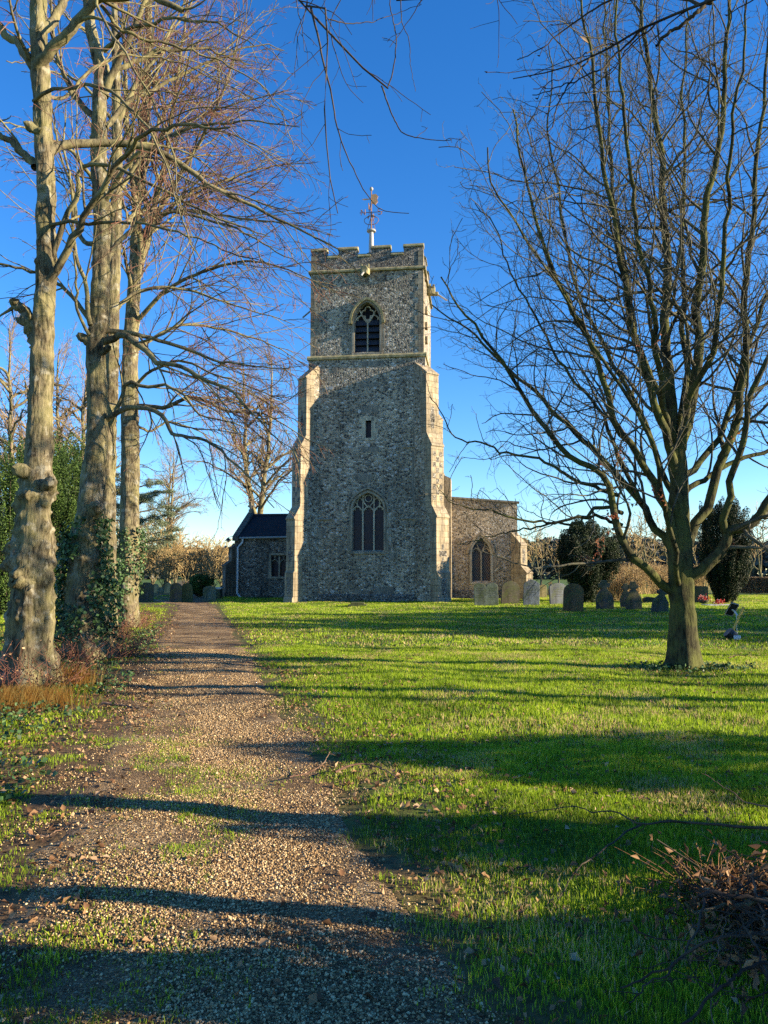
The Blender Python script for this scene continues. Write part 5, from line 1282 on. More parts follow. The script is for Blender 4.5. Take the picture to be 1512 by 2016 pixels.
# bare trees on the right horizon
q = P(1065, 1150, 105)
bt = far_tree('hedgerow_tree', q[0], 105, 9, .14, 'pale bare hedgerow tree beside the right chapel buttress', 'bare hedgerow trees on the right', 67, leaders=3, dens=(1.1, 1.5, 1.7), spread=.36, low=.15)
for i, (px, Y, s_, l_) in enumerate(((1100, 118, .9, 'pale bare hedgerow tree left of the round yew'), (1040, 125, 1.1, 'bare hedgerow tree just behind the chapel buttress'), (1240, 75, .85, 'bushy bare tree right of the round yew'), (1285, 80, .95, 'bushy bare tree behind the tilted gravestone'), (1320, 86, 1.0, 'bare tree directly behind the oak trunk'),
        (1262, 98, 1.1, 'farther bare tree between the yew and the oak'), (1385, 90, 1.0, 'bare tree between the oak trunk and the upright yew'), (1498, 100, 1.25, 'slender bare tree above the trimmed hedge at the right edge'), (1475, 140, 1.3, 'far bare tree behind the trimmed hedge'), (1545, 110, 1.2, 'bare tree beyond the right edge of the hedge'))):
    q = P(px, 1150, Y); copy_thing(bt, (q[0], Y, 0), i * 1.7 + .8, s_, l_)

# ---- evergreens
yew_m = leaf_mat('yew_foliage', [(0, (.006, .013, .005)), (.6, (.015, .03, .009)), (1, (.04, .065, .016))], trans=.1, rough=.6)
yew_l = leaf_mat('cypress_foliage', [(0, (.015, .032, .008)), (.6, (.05, .095, .016)), (1, (.11, .18, .03))], trans=.15, rough=.6)
cedar_m = leaf_mat('cedar_foliage', [(0, (.09, .12, .07)), (.6, (.2, .25, .15)), (1, (.34, .38, .22))], trans=.1, rough=.6)
def plumed(name, loc, prof, nplume, leaf, nleaf, mat, label, group, seed, plume=(.25, .9), trunk=(.2, .8), rz=0, squash=1, cat='tree'):
    "evergreen of many upright sprays: prof = [(height, radius)]"
    rg = np.random.default_rng(seed); t = empty(name, loc, label, cat, group)
    V, Q = tubes(spline([(0, 0, -.1), (0.03, 0, trunk[1] * .5), (0, 0, trunk[1] * 1.6)], 8)[None], radii(trunk[0], trunk[0] * .7, 8)[None], 10); np_mesh('trunk', V, Q, M['oak'], t)
    ph = np.array(prof); hs_ = np.linspace(ph[0, 0], ph[-1, 0], 60); wt = np.interp(hs_, ph[:, 0], ph[:, 1]) + .05
    z = rg.choice(hs_, nplume, p=wt / wt.sum()) + rg.normal(0, .05, nplume); rr = np.interp(z, ph[:, 0], ph[:, 1]) * np.sqrt(rg.uniform(.45, 1.08, nplume)); a = rg.uniform(0, 2 * math.pi, nplume)
    rr *= 1 + .14 * np.sin(a * 3 + seed) + .1 * np.sin(a * 5 + z * 2) + rg.normal(0, .06, nplume)
    c = np.stack([np.cos(a) * rr, np.sin(a) * rr * squash, z], -1); pr, pl = plume
    tilt = np.stack([np.cos(a) * .25, np.sin(a) * .25, np.ones(nplume)], -1)
    i = rg.integers(0, nplume, nleaf); f_ = rg.uniform(-.5, .5, nleaf); th = rg.uniform(0, 2 * math.pi, nleaf); rad = pr * np.sqrt(np.clip(1 - (2 * f_) ** 2, .02, 1)) * rg.uniform(.6, 1.05, nleaf)
    off = np.stack([np.cos(th) * rad, np.sin(th) * rad, np.zeros(nleaf)], -1)
    sz = rg.uniform(.7, 1.2, nplume)[i]
    pos = c[i] + tilt[i] * (f_ * pl * sz)[:, None] + off * sz[:, None]
    V, Q = leaves(rg, pos, rg.uniform(.6, 1.3, nleaf) * leaf, off / np.maximum(np.linalg.norm(off, axis=1, keepdims=True), 1e-6), .7, .55, .12)
    tint = np.clip(rg.random(nplume)[i] * .6 + rg.random(nleaf) * .4, 0, 1)
    np_mesh('foliage', V, Q, mat, t, attr=np.repeat(tint, 4))
    # dark wood inside
    W = np.stack([np.stack([np.zeros(3), c_ * .5, c_ * .93]) for c_ in c[:60]]); V, Q = tubes(W, np.repeat(radii(.05, .01, 3)[None], len(W), 0), 4); np_mesh('branches', V, Q, M['dark_twig'], t)
    return t
q = G(1155, 1184); Yq = 42.0; q = P(1154, 1150, Yq)
plumed('yew_tree', (q[0], Yq, 0), [(0, .2), (.4, .4), (1.0, .85), (1.9, 1.45), (2.9, 1.6), (3.5, 1.3), (4.0, .75), (4.35, .4)], 560, .07, 120000, yew_m, 'dark goblet-shaped yew left of the bare oak', 'dark yews', 71, plume=(.19, .7), trunk=(.3, .4))
Yq = 44.0; q = P(1428, 1150, Yq)
plumed('yew_tree', (q[0], Yq, 0), [(.1, .3), (.8, .8), (2.2, 1.15), (3.8, 1.25), (4.8, 1.15), (5.4, .8)], 480, .07, 110000, yew_m, 'tall upright Irish yew between the oak trunk and the trimmed hedge', 'dark yews', 73, plume=(.16, 1.2), trunk=(.25, .5))
Yq = 48.0; q = P(1400, 1150, 48)
# cypresses behind the left limes
for i, (px, Y, h_, w_, l_) in enumerate(((130, 30, 7.4, 1.3, 'sunlit green cypress between the first and second lime trunks'), (96, 33, 7.6, 1.4, 'green cypress right behind the nearest lime trunk'), (20, 29, 6.9, 1.5, 'green cypress at the left edge of the photo'), (-50, 31, 7.5, 1.6, 'green cypress beyond the left edge'), (150, 36, 7.6, 1.2, 'darker cypress touching the second lime trunk'), (58, 35, 7.2, 1.4, 'shaded cypress hidden behind the nearest trunk'))):
    q = P(px, 1150, Y)
    plumed('cypress_tree', (q[0], Y, 0), [(.3, w_ * .55), (1.5, w_ * 1.0), (h_ * .5, w_), (h_ * .75, w_ * .85), (h_ - .9, w_ * .6)], 260, .075, 48000, yew_l, l_, 'green cypresses behind the limes', 80 + i, plume=(.17, 2.0), trunk=(.2, 1.0))
# cedar with layered boughs
rg = np.random.default_rng(88); Yq = 74.0; q = P(262, 1150, Yq)
cd = empty('cedar_tree', (q[0], Yq, 0), 'blue-green cedar with flat layered boughs behind the straight lime trunk', 'tree')
V, Q = tubes(spline([(0, 0, -.1), (.1, 0, 5), (0, .1, 11)], 14)[None], radii(.45, .1, 14)[None], 10); np_mesh('trunk', V, Q, M['oak'], cd)
LP = []
for i in range(26):
    z = 2.6 + i * .3; a = i * 2.4; L_ = (5.2 - abs(z - 5) * .42) * rg.uniform(.8, 1.1); d = np.array([math.cos(a), math.sin(a), 0]); LP.append(spline([(0, 0, z), d * L_ * .4 + (0, 0, z + .5), d * L_ * .75 + (0, 0, z + .75), d * L_ + (0, 0, z + .8)], 16, .03, rg))
LP = np.array(LP); LR = np.repeat(radii(.09, .015, 16)[None], len(LP), 0)
s1 = grow(rg, LP, LR, 2.2, .3, 1, .8, .2, .3, 7, .08, (0, 0, 0), .5, .008, lmax=1.6, lmin=.4)
V, Q = join([tubes(LP, LR, 5), tubes(*s1, 4)]); np_mesh('branches', V, Q, M['dark_twig'], cd)
i_ = rg.integers(0, len(s1[0]), 60000); pos = s1[0][i_, rg.integers(1, 7, 60000)] + rg.normal(0, 1, (60000, 3)) * (.22, .22, .07)
V, Q = leaves(rg, pos, rg.uniform(.08, .16, len(pos)), np.array([[0, 0, 1.2]]), .8, .5, .1); np_mesh('foliage', V, Q, cedar_m, cd, attr=np.repeat(rg.random(len(pos)), 4))
# clipped bush between the left stones
q = P(392, 1150, 54)
plumed('clipped_bush', (q[0], 54, 0), [(.3, .5), (.8, .8), (1.25, .75), (1.5, .4)], 90, .09, 9000, yew_l, 'small clipped green bush rising over the left gravestones', None, 90, plume=(.25, .4), trunk=(.1, .5), cat='bush')
# brambly bushes right of the round yew
for i, (px, Y, s_, l_) in enumerate(((1222, 47, .8, 'brown brambly bush at the foot of the round yew'), (1245, 60, 1.3, 'brown bush behind the cross-headed gravestones'), (1300, 62, 1.35, 'brown bush behind the tilted gravestone'), (1365, 64, 1.3, 'brown bush right behind the oak trunk'), (1180, 58, 1.2, 'brown bush left behind the round yew'))):
    q = P(px, 1150, Y); r2 = np.random.default_rng(100 + i); o = empty('bramble_bush', (q[0], Y, 0), l_, 'bush', 'brown brambly bushes')
    n_ = 260; a = r2.uniform(0, 6.28, n_); L_ = r2.uniform(.8, 1.7, n_) * s_; b_ = r2.normal(0, .5 * s_, (n_, 2)); Pn = np.zeros((n_, 7, 3))
    for k in range(7):
        f_ = k / 6; Pn[:, k, 0] = b_[:, 0] + np.cos(a) * L_ * f_ * .8; Pn[:, k, 1] = b_[:, 1] + np.sin(a) * L_ * f_ * .8; Pn[:, k, 2] = L_ * 1.25 * np.sin(f_ * 2.0) * .85
    Rn = np.repeat(radii(.014, .006, 7)[None], n_, 0); s1 = grow(r2, Pn, Rn, 2.0, .2, 1, .7, .2, .4, 4, .15, (0, 0, -.2), .6, .006, lmax=.6, lmin=.15)
    crown('stems', o, [(Pn, Rn), s1], M['far_twig'], 3)
    ps = s1[0][:, 2:].reshape(-1, 3); ps = ps[r2.random(len(ps)) < .5]; V, Q = leaves(r2, ps, r2.uniform(.06, .12, len(ps)), None, 1, .6, .2)
    np_mesh('foliage', V, Q, [dead_m, yew_m][i == 3], o, attr=np.repeat(r2.random(len(ps)), 4))
# trimmed beech hedge on the right
r2 = np.random.default_rng(120); h0, h1 = P(1425, 1150, 66), P(1800, 1150, 58)
hg = empty('beech_hedge', (h0[0], h0[1], 0), 'long trimmed brown beech hedge at the right edge behind the upright yew', 'hedge')
dv = np.array([h1[0] - h0[0], h1[1] - h0[1]]); Lh = np.linalg.norm(dv); n_ = 52000
u = r2.random(n_) * Lh; vv = r2.uniform(-.5, .5, n_); zz = 1.35 * r2.random(n_) ** .8; dd = dv / Lh; nn = np.array([-dd[1], dd[0]])
pos = np.stack([dd[0] * u + nn[0] * vv, dd[1] * u + nn[1] * vv, zz], -1)
V, Q = leaves(r2, pos, r2.uniform(.06, .12, n_), None, 1, .6, .2)
np_mesh('foliage', V, Q, leaf_mat('hedge_leaves', [(0, (.07, .05, .03)), (.6, (.2, .13, .07)), (1, (.32, .24, .13))], .15), hg, attr=np.repeat(r2.random(n_), 4))
n_ = 900; u = r2.random(n_) * Lh; vv = r2.uniform(-.4, .4, n_); Pn = np.zeros((n_, 4, 3))
for k in range(4): o_ = r2.normal(0, .05 * k, (n_, 2)); Pn[:, k, 0] = dd[0] * u + nn[0] * vv + o_[:, 0]; Pn[:, k, 1] = dd[1] * u + nn[1] * vv + o_[:, 1]; Pn[:, k, 2] = 1.35 * k / 3
crown('stems', hg, [(Pn, np.repeat(radii(.02, .008, 4)[None], n_, 0))], M['far_twig'], 3)
# far woods along the horizon
r2 = np.random.default_rng(130); n_ = 60000; a = r2.uniform(-1.2, 1.2, n_); dist = r2.uniform(230, 300, n_)
top = 7 + 7 * fnoise(a * 40, a * 0, 3.0, 131); zz = top * r2.random(n_) ** .7
V, Q = leaves(r2, np.stack([np.sin(a) * dist, np.cos(a) * dist, zz], -1), r2.uniform(1.2, 2.6, n_), None, 1, .8, .1)
tag(np_mesh('distant_woods', V, Q, leaf_mat('woods', [(0, (.05, .055, .045)), (1, (.12, .11, .08))], 0), attr=np.repeat(r2.random(n_), 4)), kind='stuff')

# ---- trees outside the frame on the right whose shadows and boughs reach in
def side_tree(x, y, h, r, label, seed, crown_h=.35, boughs=8, spread=.28, twigs=True):
    rg = np.random.default_rng(seed); t = empty('roadside_tree', (x, y, 0), label, 'tree', 'bare trees beyond the right edge')
    c = spline([(0, 0, -.1), (.05, 0, h * .3), (-.1, .1, h * .65), (0, 0, h)], 30); rr = radii(r, r * .15, 30, .8); rr[0] *= 1.35; rr[1] *= 1.15
    V, Q = tubes(c[None], rr[None], 14); np_mesh('trunk', V, Q, M['lime'], t, smooth=True)
    LP = []
    for i in range(boughs):
        f_ = crown_h + (1 - crown_h) * (i + .5) / boughs * .95; a = i * 2.4 + seed; L_ = h * spread * (1.3 - f_) ; d = np.array([math.cos(a), math.sin(a), 0]); p0 = np.array([0, 0, h * f_])
        LP.append(spline([p0, p0 + d * L_ * .4 + (0, 0, L_ * .35), p0 + d * L_ + (0, 0, L_ * .6)], 16, .04, rg))
    LP = np.array(LP); LR = np.repeat(radii(r * .3, .015, 16)[None], boughs, 0); V, Q = tubes(LP, LR, 7); np_mesh('limbs', V, Q, M['lime_limb'], t, smooth=True)
    if twigs:
        s1 = grow(rg, LP, LR, 1.3, .2, 1, .6, .2, .45, 9, .1, (0, 0, .2), .5, .008, lmax=2, lmin=.4); s2 = grow(rg, *s1, 1.6, .1, 1, .6, .2, .45, 5, .12, (0, 0, .1), .6, .005, lmax=.9, lmin=.2)
        crown('twigs', t, [s1, s2], M['lime_twig'], 3)
    return t
def line_pt(px, py, t): g = G(px, py); return g[0] + t * math.cos(R_(SUN_AZ)), g[1] - t * math.sin(R_(SUN_AZ))
ST = [line_pt(1512, 1383, 5.5), line_pt(1512, 1660, 3.2), line_pt(1000, 1835, 3.4), line_pt(700, 1985, 3.2)]
side_tree(*ST[0], 9, .24, 'bare tree beyond the right edge level with the oak', 201, .45)
side_tree(*ST[1], 7, .2, 'bare tree beyond the right edge beside the brush pile', 202, .5)
side_tree(*line_pt(1512, 1335, 6.5), 10, .16, 'slim bare tree beyond the right edge behind the oak line', 204, .3, boughs=12)
side_tree(*line_pt(1512, 1350, 11), 10, .2, 'bare tree well beyond the right edge', 207, .25, boughs=14)
side_tree(*line_pt(1512, 1400, 9), 9, .13, 'thin bare tree beyond the right edge behind the conical holly', 208, .3, boughs=14)
side_tree(*line_pt(1512, 1290, 9), 11, .18, 'bare tree beyond the right edge, farther than the oak', 205, .3, boughs=12)
side_tree(*line_pt(1000, 2020, 2.6), 6, .3, 'thick bare tree close beside the camera beyond the right edge', 206, .6)
side_tree(*ST[2], 8, .12, 'slim bare tree near the camera beyond the right edge', 203, .5)
# conical evergreen casting the wide wedge of shade
xx_, yy_ = line_pt(640, 1450, 12.5)
plumed('holly_tree', (xx_, yy_ - .55, 0), [(0, 2.1), (.6, 2.3), (1.5, 1.9), (2.5, 1.0), (3.4, .2)], 380, .11, 26000, yew_m, 'conical dark holly beyond the right edge', 'dark evergreens beyond the right edge', 211, plume=(.25, .5), trunk=(.2, .3))
xe_, ye_ = line_pt(820, 1650, 7.2)
plumed('holly_bush', (xe_, ye_, 0), [(0, .5), (.6, .62), (1.3, .5), (2.1, .2)], 110, .09, 12000, yew_m, 'narrow dark holly beyond the right edge, between the big one and the camera', None, 216, plume=(.2, .45), trunk=(.1, .3), cat='bush')
plumed('holly_bush', (5.6, 2.0, 0), [(0, .9), (.5, 1.15), (1.1, 1.0), (1.7, .4)], 150, .09, 12000, yew_m, 'low dark holly bush near the camera beyond the right edge', None, 215, plume=(.22, .4), trunk=(.1, .3), cat='bush')
for i, (t_, py, h_) in enumerate(((17, 1245, 9.5), (17.5, 1230, 10), (18, 1217, 10), (18.5, 1206, 9.5))):
    xx_, yy_ = line_pt(1512, py, t_)
    plumed('holm_oak', (xx_, yy_, 0), [(.2, 1.8), (2, 2.6), (5, 2.6), (h_ - 2, 2.0), (h_ - .6, .8)], 260, .2, 26000, yew_m, ('nearest', 'second', 'third', 'farthest')[i] + ' of the four dark evergreens in a row beyond the right edge', 'dark evergreens beyond the right edge', 220 + i, plume=(.5, 1.2), trunk=(.35, 2))

# ---- the tree the camera stands beside: its boughs hang into the top of the picture
bx0, by0 = 3.6, .6
nt_ = empty('beech_tree', (bx0, by0, 0), 'tree beside the camera whose dark boughs hang across the top of the photo', 'tree', 'bare broadleaved trees')
nb = np.array([bx0, by0, 0]); rg = np.random.default_rng(301)
bark_trunk('trunk', [(0, 0, -.1), (0, 0, 1.5), (.1, 0, 3.5), (0, .1, 6), (.1, 0, 9)], [.3, .25, .23, .19, .12], M['lime'], nt_, k=24, n=60, burr=.1, flare=.4, seed=5)
def NP(seq, pre=()): return [np.array(p, float) for p in pre] + [P(px, py, Y) - nb for px, py, Y in seq]
lim = [
 (NP([(1560, -60, 2.6), (1450, -10, 3.0), (1385, 10, 3.1), (1340, 25, 3.2), (1270, 55, 3.25), (1200, 95, 3.3), (1120, 130, 3.4), (1060, 145, 3.45), (1010, 155, 3.5)], [(0, 0, 2.2), (-.3, .8, 2.9)]), .035, .0022),
 (NP([(1400, 5, 3.1), (1370, 30, 3.1), (1330, 62, 3.12), (1292, 90, 3.14)], []), .011, .006),
 (NP([(1385, 8, 3.1), (1320, 0, 3.2), (1250, -10, 3.2), (1180, 10, 3.3), (1110, 60, 3.4), (1060, 98, 3.4), (1018, 118, 3.5)], []), .008, .002),
 (NP([(1270, 55, 3.25), (1200, 100, 3.3), (1150, 130, 3.2), (1100, 160, 3.2), (1048, 187, 3.2)], []), .006, .002),
 (NP([(1165, 112, 3.35), (1130, 150, 3.3), (1095, 200, 3.3), (1075, 245, 3.3), (1030, 290, 3.3)], []), .005, .0017),
 (NP([(1290, 47, 3.22), (1240, 90, 3.3), (1190, 150, 3.4), (1160, 180, 3.4)], []), .004, .0017),
 (NP([(1220, 85, 3.3), (1160, 105, 3.2), (1115, 150, 3.1), (1080, 160, 3.1), (1050, 175, 3.1)], []), .004, .0017),
 (NP([(880, -220, 6.2), (720, -130, 6.4), (590, -20, 6.5), (620, 30, 6.5), (655, 70, 6.5), (690, 105, 6.5), (725, 143, 6.5), (764, 174, 6.5)], [(0, .1, 5.5), (-.4, 1.5, 6.4)]), .05, .008),
 (NP([(751, 169, 6.5), (765, 210, 6.5), (780, 245, 6.5), (790, 262, 6.5), (815, 272, 6.5), (845, 275, 6.5), (872, 278, 6.5), (890, 275, 6.5)], []), .008, .003),
 (NP([(641, -60, 6.3), (641, 20, 6.3), (645, 60, 6.3), (643, 130, 6.3), (640, 170, 6.3), (638, 215, 6.3), (642, 270, 6.3), (648, 330, 6.3), (655, 380, 6.3), (665, 420, 6.3)], [(0, .1, 5.2), (-.4, 1.7, 6.2)]), .035, .004),
 (NP([(612, 15, 6.45), (625, 75, 6.4), (640, 140, 6.4), (650, 190, 6.4), (660, 245, 6.4), (680, 300, 6.4), (705, 350, 6.4), (720, 380, 6.4), (750, 415, 6.4), (805, 420, 6.4)], []), .011, .003),
 (NP([(764, 170, 6.5), (772, 130, 6.5), (776, 80, 6.5), (770, 30, 6.5), (766, -20, 6.5)], []), .006, .004),
 (NP([(790, -40, 6.5), (792, 30, 6.5), (805, 80, 6.5), (808, 130, 6.5), (815, 160, 6.5), (818, 180, 6.5)], []), .006, .002),
 (NP([(646, 38, 6.3), (690, 42, 6.4), (740, 38, 6.5), (790, 22, 6.6), (830, 8, 6.6)], []), .006, .002),
 (NP([(580, -30, 6.4), (590, 30, 6.4), (602, 70, 6.4), (600, 100, 6.4), (615, 105, 6.4), (628, 130, 6.4)], []), .005, .002),
 (NP([(990, -70, 6.6), (930, -60, 6.6), (860, -10, 6.6), (810, -2, 6.6), (780, 0, 6.6)], [(0, .1, 5.7), (-.2, 1.5, 6.6)]), .03, .009),
]
LP, LR, LL = [], [], []
for pts, r0, r1 in lim:
    c, r = limb_part('bough', pts, r0, r1, M['dark_twig'], nt_, n=34, wob=.004, rg=rg, k=8, p=.75); LP.append(c); LR.append(r)
up_ = np.array(LP)[[0, 2, 3, 4, 5, 6]]; ur = np.array(LR)[[0, 2, 3, 4, 5, 6]]
s1 = grow(rg, up_, ur, 5, .45, .98, .45, .15, .16, 8, .10, (-.1, 0, -.1), .6, .0016, lmax=.35, lmin=.06)
lo_ = np.array(LP)[[8, 9, 10, 11, 12, 13, 14, 7, 15]]; lr_ = np.array(LR)[[8, 9, 10, 11, 12, 13, 14, 7, 15]]
s2 = grow(rg, lo_, lr_, 2.6, .35, .98, .7, .2, .2, 9, .14, (0, 0, -.3), .5, .0026, lmax=.8, lmin=.15); s3 = grow(rg, *s2, 4.0, .25, 1, .8, .25, .45, 6, .16, (0, 0, -.1), .7, .002, lmax=.3, lmin=.07)
crown('twigs', nt_, [s1, s2, s3], M['dark_twig'], 5)
ends = s1[0][:, -1]; bd = MB()
for e_ in ends[:40]: bd.tube([e_ - (.004, 0, 0), e_, e_ + (-.012, 0, .004)], [.0025, .0042, .001], 6)
bd.build('buds', M['dark_twig'], nt_)
lp_ = P(1150, 78, 3.3) - nb
V, Q = leaves(np.random.default_rng(7), np.array([lp_]), np.array([.055]), np.array([[.2, -1.0, .3]]), .3, .4, .1); np_mesh('dead_leaf', V, Q, dead_m, nt_, attr=np.full(4, .9))

# ------------------------------------------------------------------ brush pile, fallen branches, dry tufts
rg = np.random.default_rng(401)
pc = G(1400, 1850); bp = empty('brush_pile', (pc[0] + .05, pc[1], 0), 'tangled pile of cut dark branches and dry brown leaves in the bottom right corner', 'brush pile')
def BP(seq): return [np.array([P(px, py, Y)[0] - pc[0], Y - pc[1], max(P(px, py, Y)[2], .012)]) for px, py, Y in seq]
big = [
 ([(1350, 1763, 3.3), (1390, 1758, 3.3), (1450, 1768, 3.3), (1520, 1770, 3.3), (1620, 1765, 3.2)], .013, .018, 'dark_twig'),
 ([(1325, 1775, 3.35), (1345, 1786, 3.35), (1400, 1790, 3.35), (1465, 1780, 3.35), (1540, 1770, 3.3)], .011, .015, 'lime'),
 ([(1362, 1770, 3.25), (1345, 1820, 3.15), (1300, 1890, 3.0), (1260, 1930, 2.9), (1210, 1975, 2.8)], .009, .004, 'dark_twig'),
 ([(1195, 1945, 2.95), (1270, 1920, 3.0), (1330, 1890, 3.0), (1400, 1850, 3.0), (1470, 1835, 3.0), (1560, 1815, 3.0)], .005, .011, 'dark_twig'),
 ([(1310, 2020, 2.55), (1355, 1975, 2.6), (1400, 1940, 2.65), (1460, 1920, 2.7), (1540, 1890, 2.75)], .007, .011, 'dark_twig'),
 ([(1400, 1760, 3.2), (1430, 1790, 3.15), (1470, 1810, 3.1), (1530, 1850, 3.0)], .005, .006, 'dark_twig'),
 ([(1280, 1748, 3.5), (1320, 1800, 3.35), (1360, 1840, 3.2), (1400, 1870, 3.1)], .003, .005, 'dark_twig'),
 ([(1460, 1708, 3.4), (1466, 1750, 3.35), (1475, 1790, 3.3), (1480, 1840, 3.25)], .008, .008, 'lime_twig'),
 ([(1380, 2030, 2.5), (1388, 1920, 2.7), (1392, 1850, 2.9), (1396, 1800, 3.1)], .003, .002, 'lime_twig'),
 ([(1430, 1800, 3.0), (1480, 1860, 2.9), (1500, 1950, 2.7), (1530, 2030, 2.6)], .006, .008, 'dark_twig'),
 ([(1412, 1690, 3.6), (1420, 1720, 3.5), (1436, 1745, 3.4)], .003, .003, 'lime_twig'),
]
LP, LR = [], []
for seq, r0, r1, mt in big:
    c, r = limb_part('branch', BP(seq), r0 * .62, r1 * .62, M[mt], bp, n=26, wob=.006, rg=rg, k=8); LP.append(c); LR.append(r)
LP, LR = np.array(LP), np.array(LR)
s1 = grow(rg, LP, LR, 8, .1, 1, .7, .3, .4, 9, .16, (0, 0, -.2), .5, .0016, lmax=.5, lmin=.1); s2 = grow(rg, *s1, 6, .1, 1, .7, .3, .5, 6, .18, (0, 0, -.2), .6, .0012, lmax=.25, lmin=.05)
for s_ in (s1, s2): s_[0][..., 2] = np.maximum(s_[0][..., 2], .01)
n_ = 300; st = rg.normal(0, 1, (n_, 3)) * (.2, .26, .10) + (.3, -.18, .10); st[:, 2] = np.abs(st[:, 2]) * .9; a = rg.uniform(0, 6.28, n_); el = rg.normal(0, .35, n_); L_ = rg.uniform(.15, .6, n_)
d = np.stack([np.cos(a) * np.cos(el), np.sin(a) * np.cos(el), np.sin(el)], -1); Pn = np.stack([st - d * L_[:, None] / 2, st + rg.normal(0, .015, (n_, 3)), st + d * L_[:, None] / 2], 1); Pn[..., 2] = np.clip(Pn[..., 2], .008, .42)
crown('twigs', bp, [s1, s2, (Pn, np.repeat(radii(.004, .0015, 3)[None], n_, 0))], M['dark_twig'], 4)
n_ = 2200; pos = rg.normal(0, 1, (n_, 3)) * (.26, .34, .08) + (.30, -.1, .08); pos[:, 2] = np.abs(pos[:, 2]); k_ = np.hypot(pos[:, 0] - .32, pos[:, 1] + .1) < .85; pos = pos[k_]
V, Q = leaves(rg, pos, rg.uniform(.03, .075, len(pos)), None, 1, .38, .22)
np_mesh('dry_leaves', V, Q, dead_m, bp, attr=np.repeat(rg.random(len(pos)) * .85, 4))
# dry upright bracken stems at its back
n_ = 120; b_ = np.stack([rg.normal(.16, .09, n_), rg.normal(.42, .07, n_)], -1); Pn = np.zeros((n_, 4, 3)); dx = rg.normal(.0, .2, n_); dy = rg.normal(0, .08, n_); hh = rg.uniform(.05, .24, n_)
for k in range(4): Pn[:, k, 0] = b_[:, 0] + dx * (k / 3) ** 1.4; Pn[:, k, 1] = b_[:, 1] + dy * k / 3; Pn[:, k, 2] = hh * k / 3
crown('dry_stems', bp, [(Pn, np.repeat(radii(.004, .0015, 4)[None], n_, 0))], bark_mat('bracken', (.24, .13, .06), (.10, .05, .025), (.30, .19, .1), .4), 3)

# long fallen branches on the grass
def fallen(seq, r0, r1, label, side=None, mt='lime_twig', dens=4, twl=.25):
    pts = [np.array([P(px, py, Y)[0], Y, 0]) for px, py, Y in seq]
    for p_, (px, py, Y) in zip(pts, seq): p_[2] = max(P(px, py, Y)[2], float(height(p_[0], Y)) + .02)
    o_ = pts[0].copy(); t = empty('fallen_branch', o_, label, 'branch', 'fallen branches on the grass')
    c, r = limb_part('stem', [p_ - o_ for p_ in pts], r0, r1, M[mt], t, n=26, wob=.003, rg=rg, k=7)
    s = grow(rg, c[None], r[None], dens, .1, .98, .7, .3, twl, 7, .12, (0, 0, -.3), .6, .0014, lmax=.4, lmin=.06)
    s[0][..., 2] = np.maximum(s[0][..., 2], -o_[2] + .02); crown('twigs', t, [s], M[mt], 4); return t
fallen([(1530, 1632, 4.2), (1450, 1628, 4.3), (1380, 1623, 4.4), (1330, 1620, 4.5), (1265, 1624, 4.5), (1215, 1598, 4.75), (1170, 1602, 4.8), (1138, 1590, 4.9), (1080, 1596, 4.95), (1010, 1606, 5.0)], .009, .002, 'long thin fallen branch arching across the sunlit grass at the right edge', mt='dark_twig', dens=2, twl=.12)
fallen([(1262, 1624, 4.5), (1240, 1632, 4.45), (1200, 1660, 4.3), (1160, 1690, 4.15), (1140, 1706, 4.0), (1110, 1750, 3.9), (1090, 1790, 3.75), (1085, 1820, 3.6)], .006, .002, 'thin dark fallen branch curving down from the long one toward the camera', mt='dark_twig', dens=2, twl=.12)
fallen([(1512, 1588, 5.2), (1468, 1578, 5.3), (1440, 1556, 5.4), (1388, 1524, 5.6)], .006, .002, 'short bare branch lying in the dark grass at the right edge', dens=2)
fallen([(660, 1520, 6.2), (690, 1508, 6.3), (720, 1506, 6.35), (760, 1516, 6.2), (782, 1532, 6.1)], .009, .004, 'arched fallen branch on the grass right beside the path', dens=3, twl=.3)
fallen([(570, 1530, 6.1), (600, 1520, 6.2), (635, 1500, 6.4), (650, 1480, 6.6)], .006, .003, 'pale stick lying at the path edge left of the arched branch')
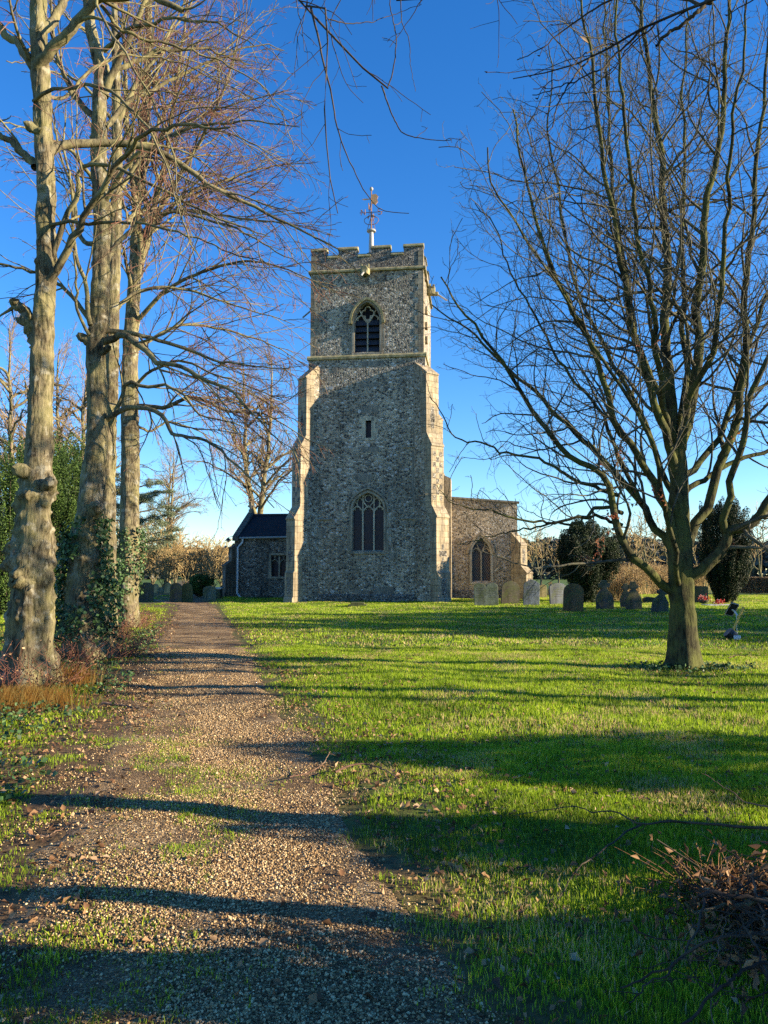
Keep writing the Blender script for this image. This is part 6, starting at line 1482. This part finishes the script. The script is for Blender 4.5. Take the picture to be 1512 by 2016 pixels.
fallen([(750, 1905, 3.1), (770, 1890, 3.15), (790, 1874, 3.2)], .004, .002, 'small pale twig on the gravel near the bottom of the photo', dens=2)
fallen([(200, 1385, 9.5), (240, 1390, 9.4), (272, 1396, 9.2)], .02, .01, 'dark broken stick on the verge left of the path')
fallen([(55, 1640, 4.8), (90, 1645, 4.75), (125, 1630, 4.85)], .007, .003, 'short stick in the leaf litter at the lower left')
fallen([(1280, 1290, 15.2), (1310, 1296, 14.8), (1330, 1287, 14.9)], .012, .005, 'pale twig on the lawn just left of the oak trunk')
fallen([(1435, 1295, 14.4), (1445, 1290, 14.6), (1470, 1291, 14.6)], .01, .004, 'curved pale twig on the lawn right of the oak trunk')

# orange dry grass at the foot of the first lime
def dry_tuft(px, py, n_, w_, hh_, label):
    g = G(px, py); o = empty('dry_grass_clump', (g[0], g[1], 0), label, 'dry grass', 'dry grass clumps at the lime trunks')
    x = rg.normal(0, w_, n_); y = rg.normal(0, w_ * .6, n_); h = rg.uniform(.3, 1, n_) * hh_
    a = rg.uniform(0, 6.28, n_); lx, ly = rg.normal(0, .3, n_) * h, rg.normal(0, .3, n_) * h; wd = .006
    b0 = np.stack([x - wd, y, 0 * x], -1); b1 = np.stack([x + wd, y, 0 * x], -1); m1 = np.stack([x + lx * .4 + wd * .7, y + ly * .4, h * .6], -1); m0 = np.stack([x + lx * .4 - wd * .7, y + ly * .4, h * .6], -1); tp = np.stack([x + lx, y + ly, h], -1)
    V = np.stack([b0, b1, m1, m0, tp], 1).reshape(-1, 3); i = np.arange(n_)[:, None] * 5
    np_mesh('blades', V, [i + np.array([[0, 1, 2, 3]]), i + np.array([[3, 2, 4]])], leaf_mat('dry_blades', [(0, (.30, .13, .03)), (.6, (.5, .27, .05)), (1, (.6, .42, .12))], .35), o, attr=np.repeat(rg.random(n_), 5))
dry_tuft(35, 1392, 1500, .32, .3, 'bright orange dry grass clump at the foot of the nearest lime trunk')
dry_tuft(128, 1352, 500, .22, .38, 'thin ochre dry stems right of the nearest lime trunk')
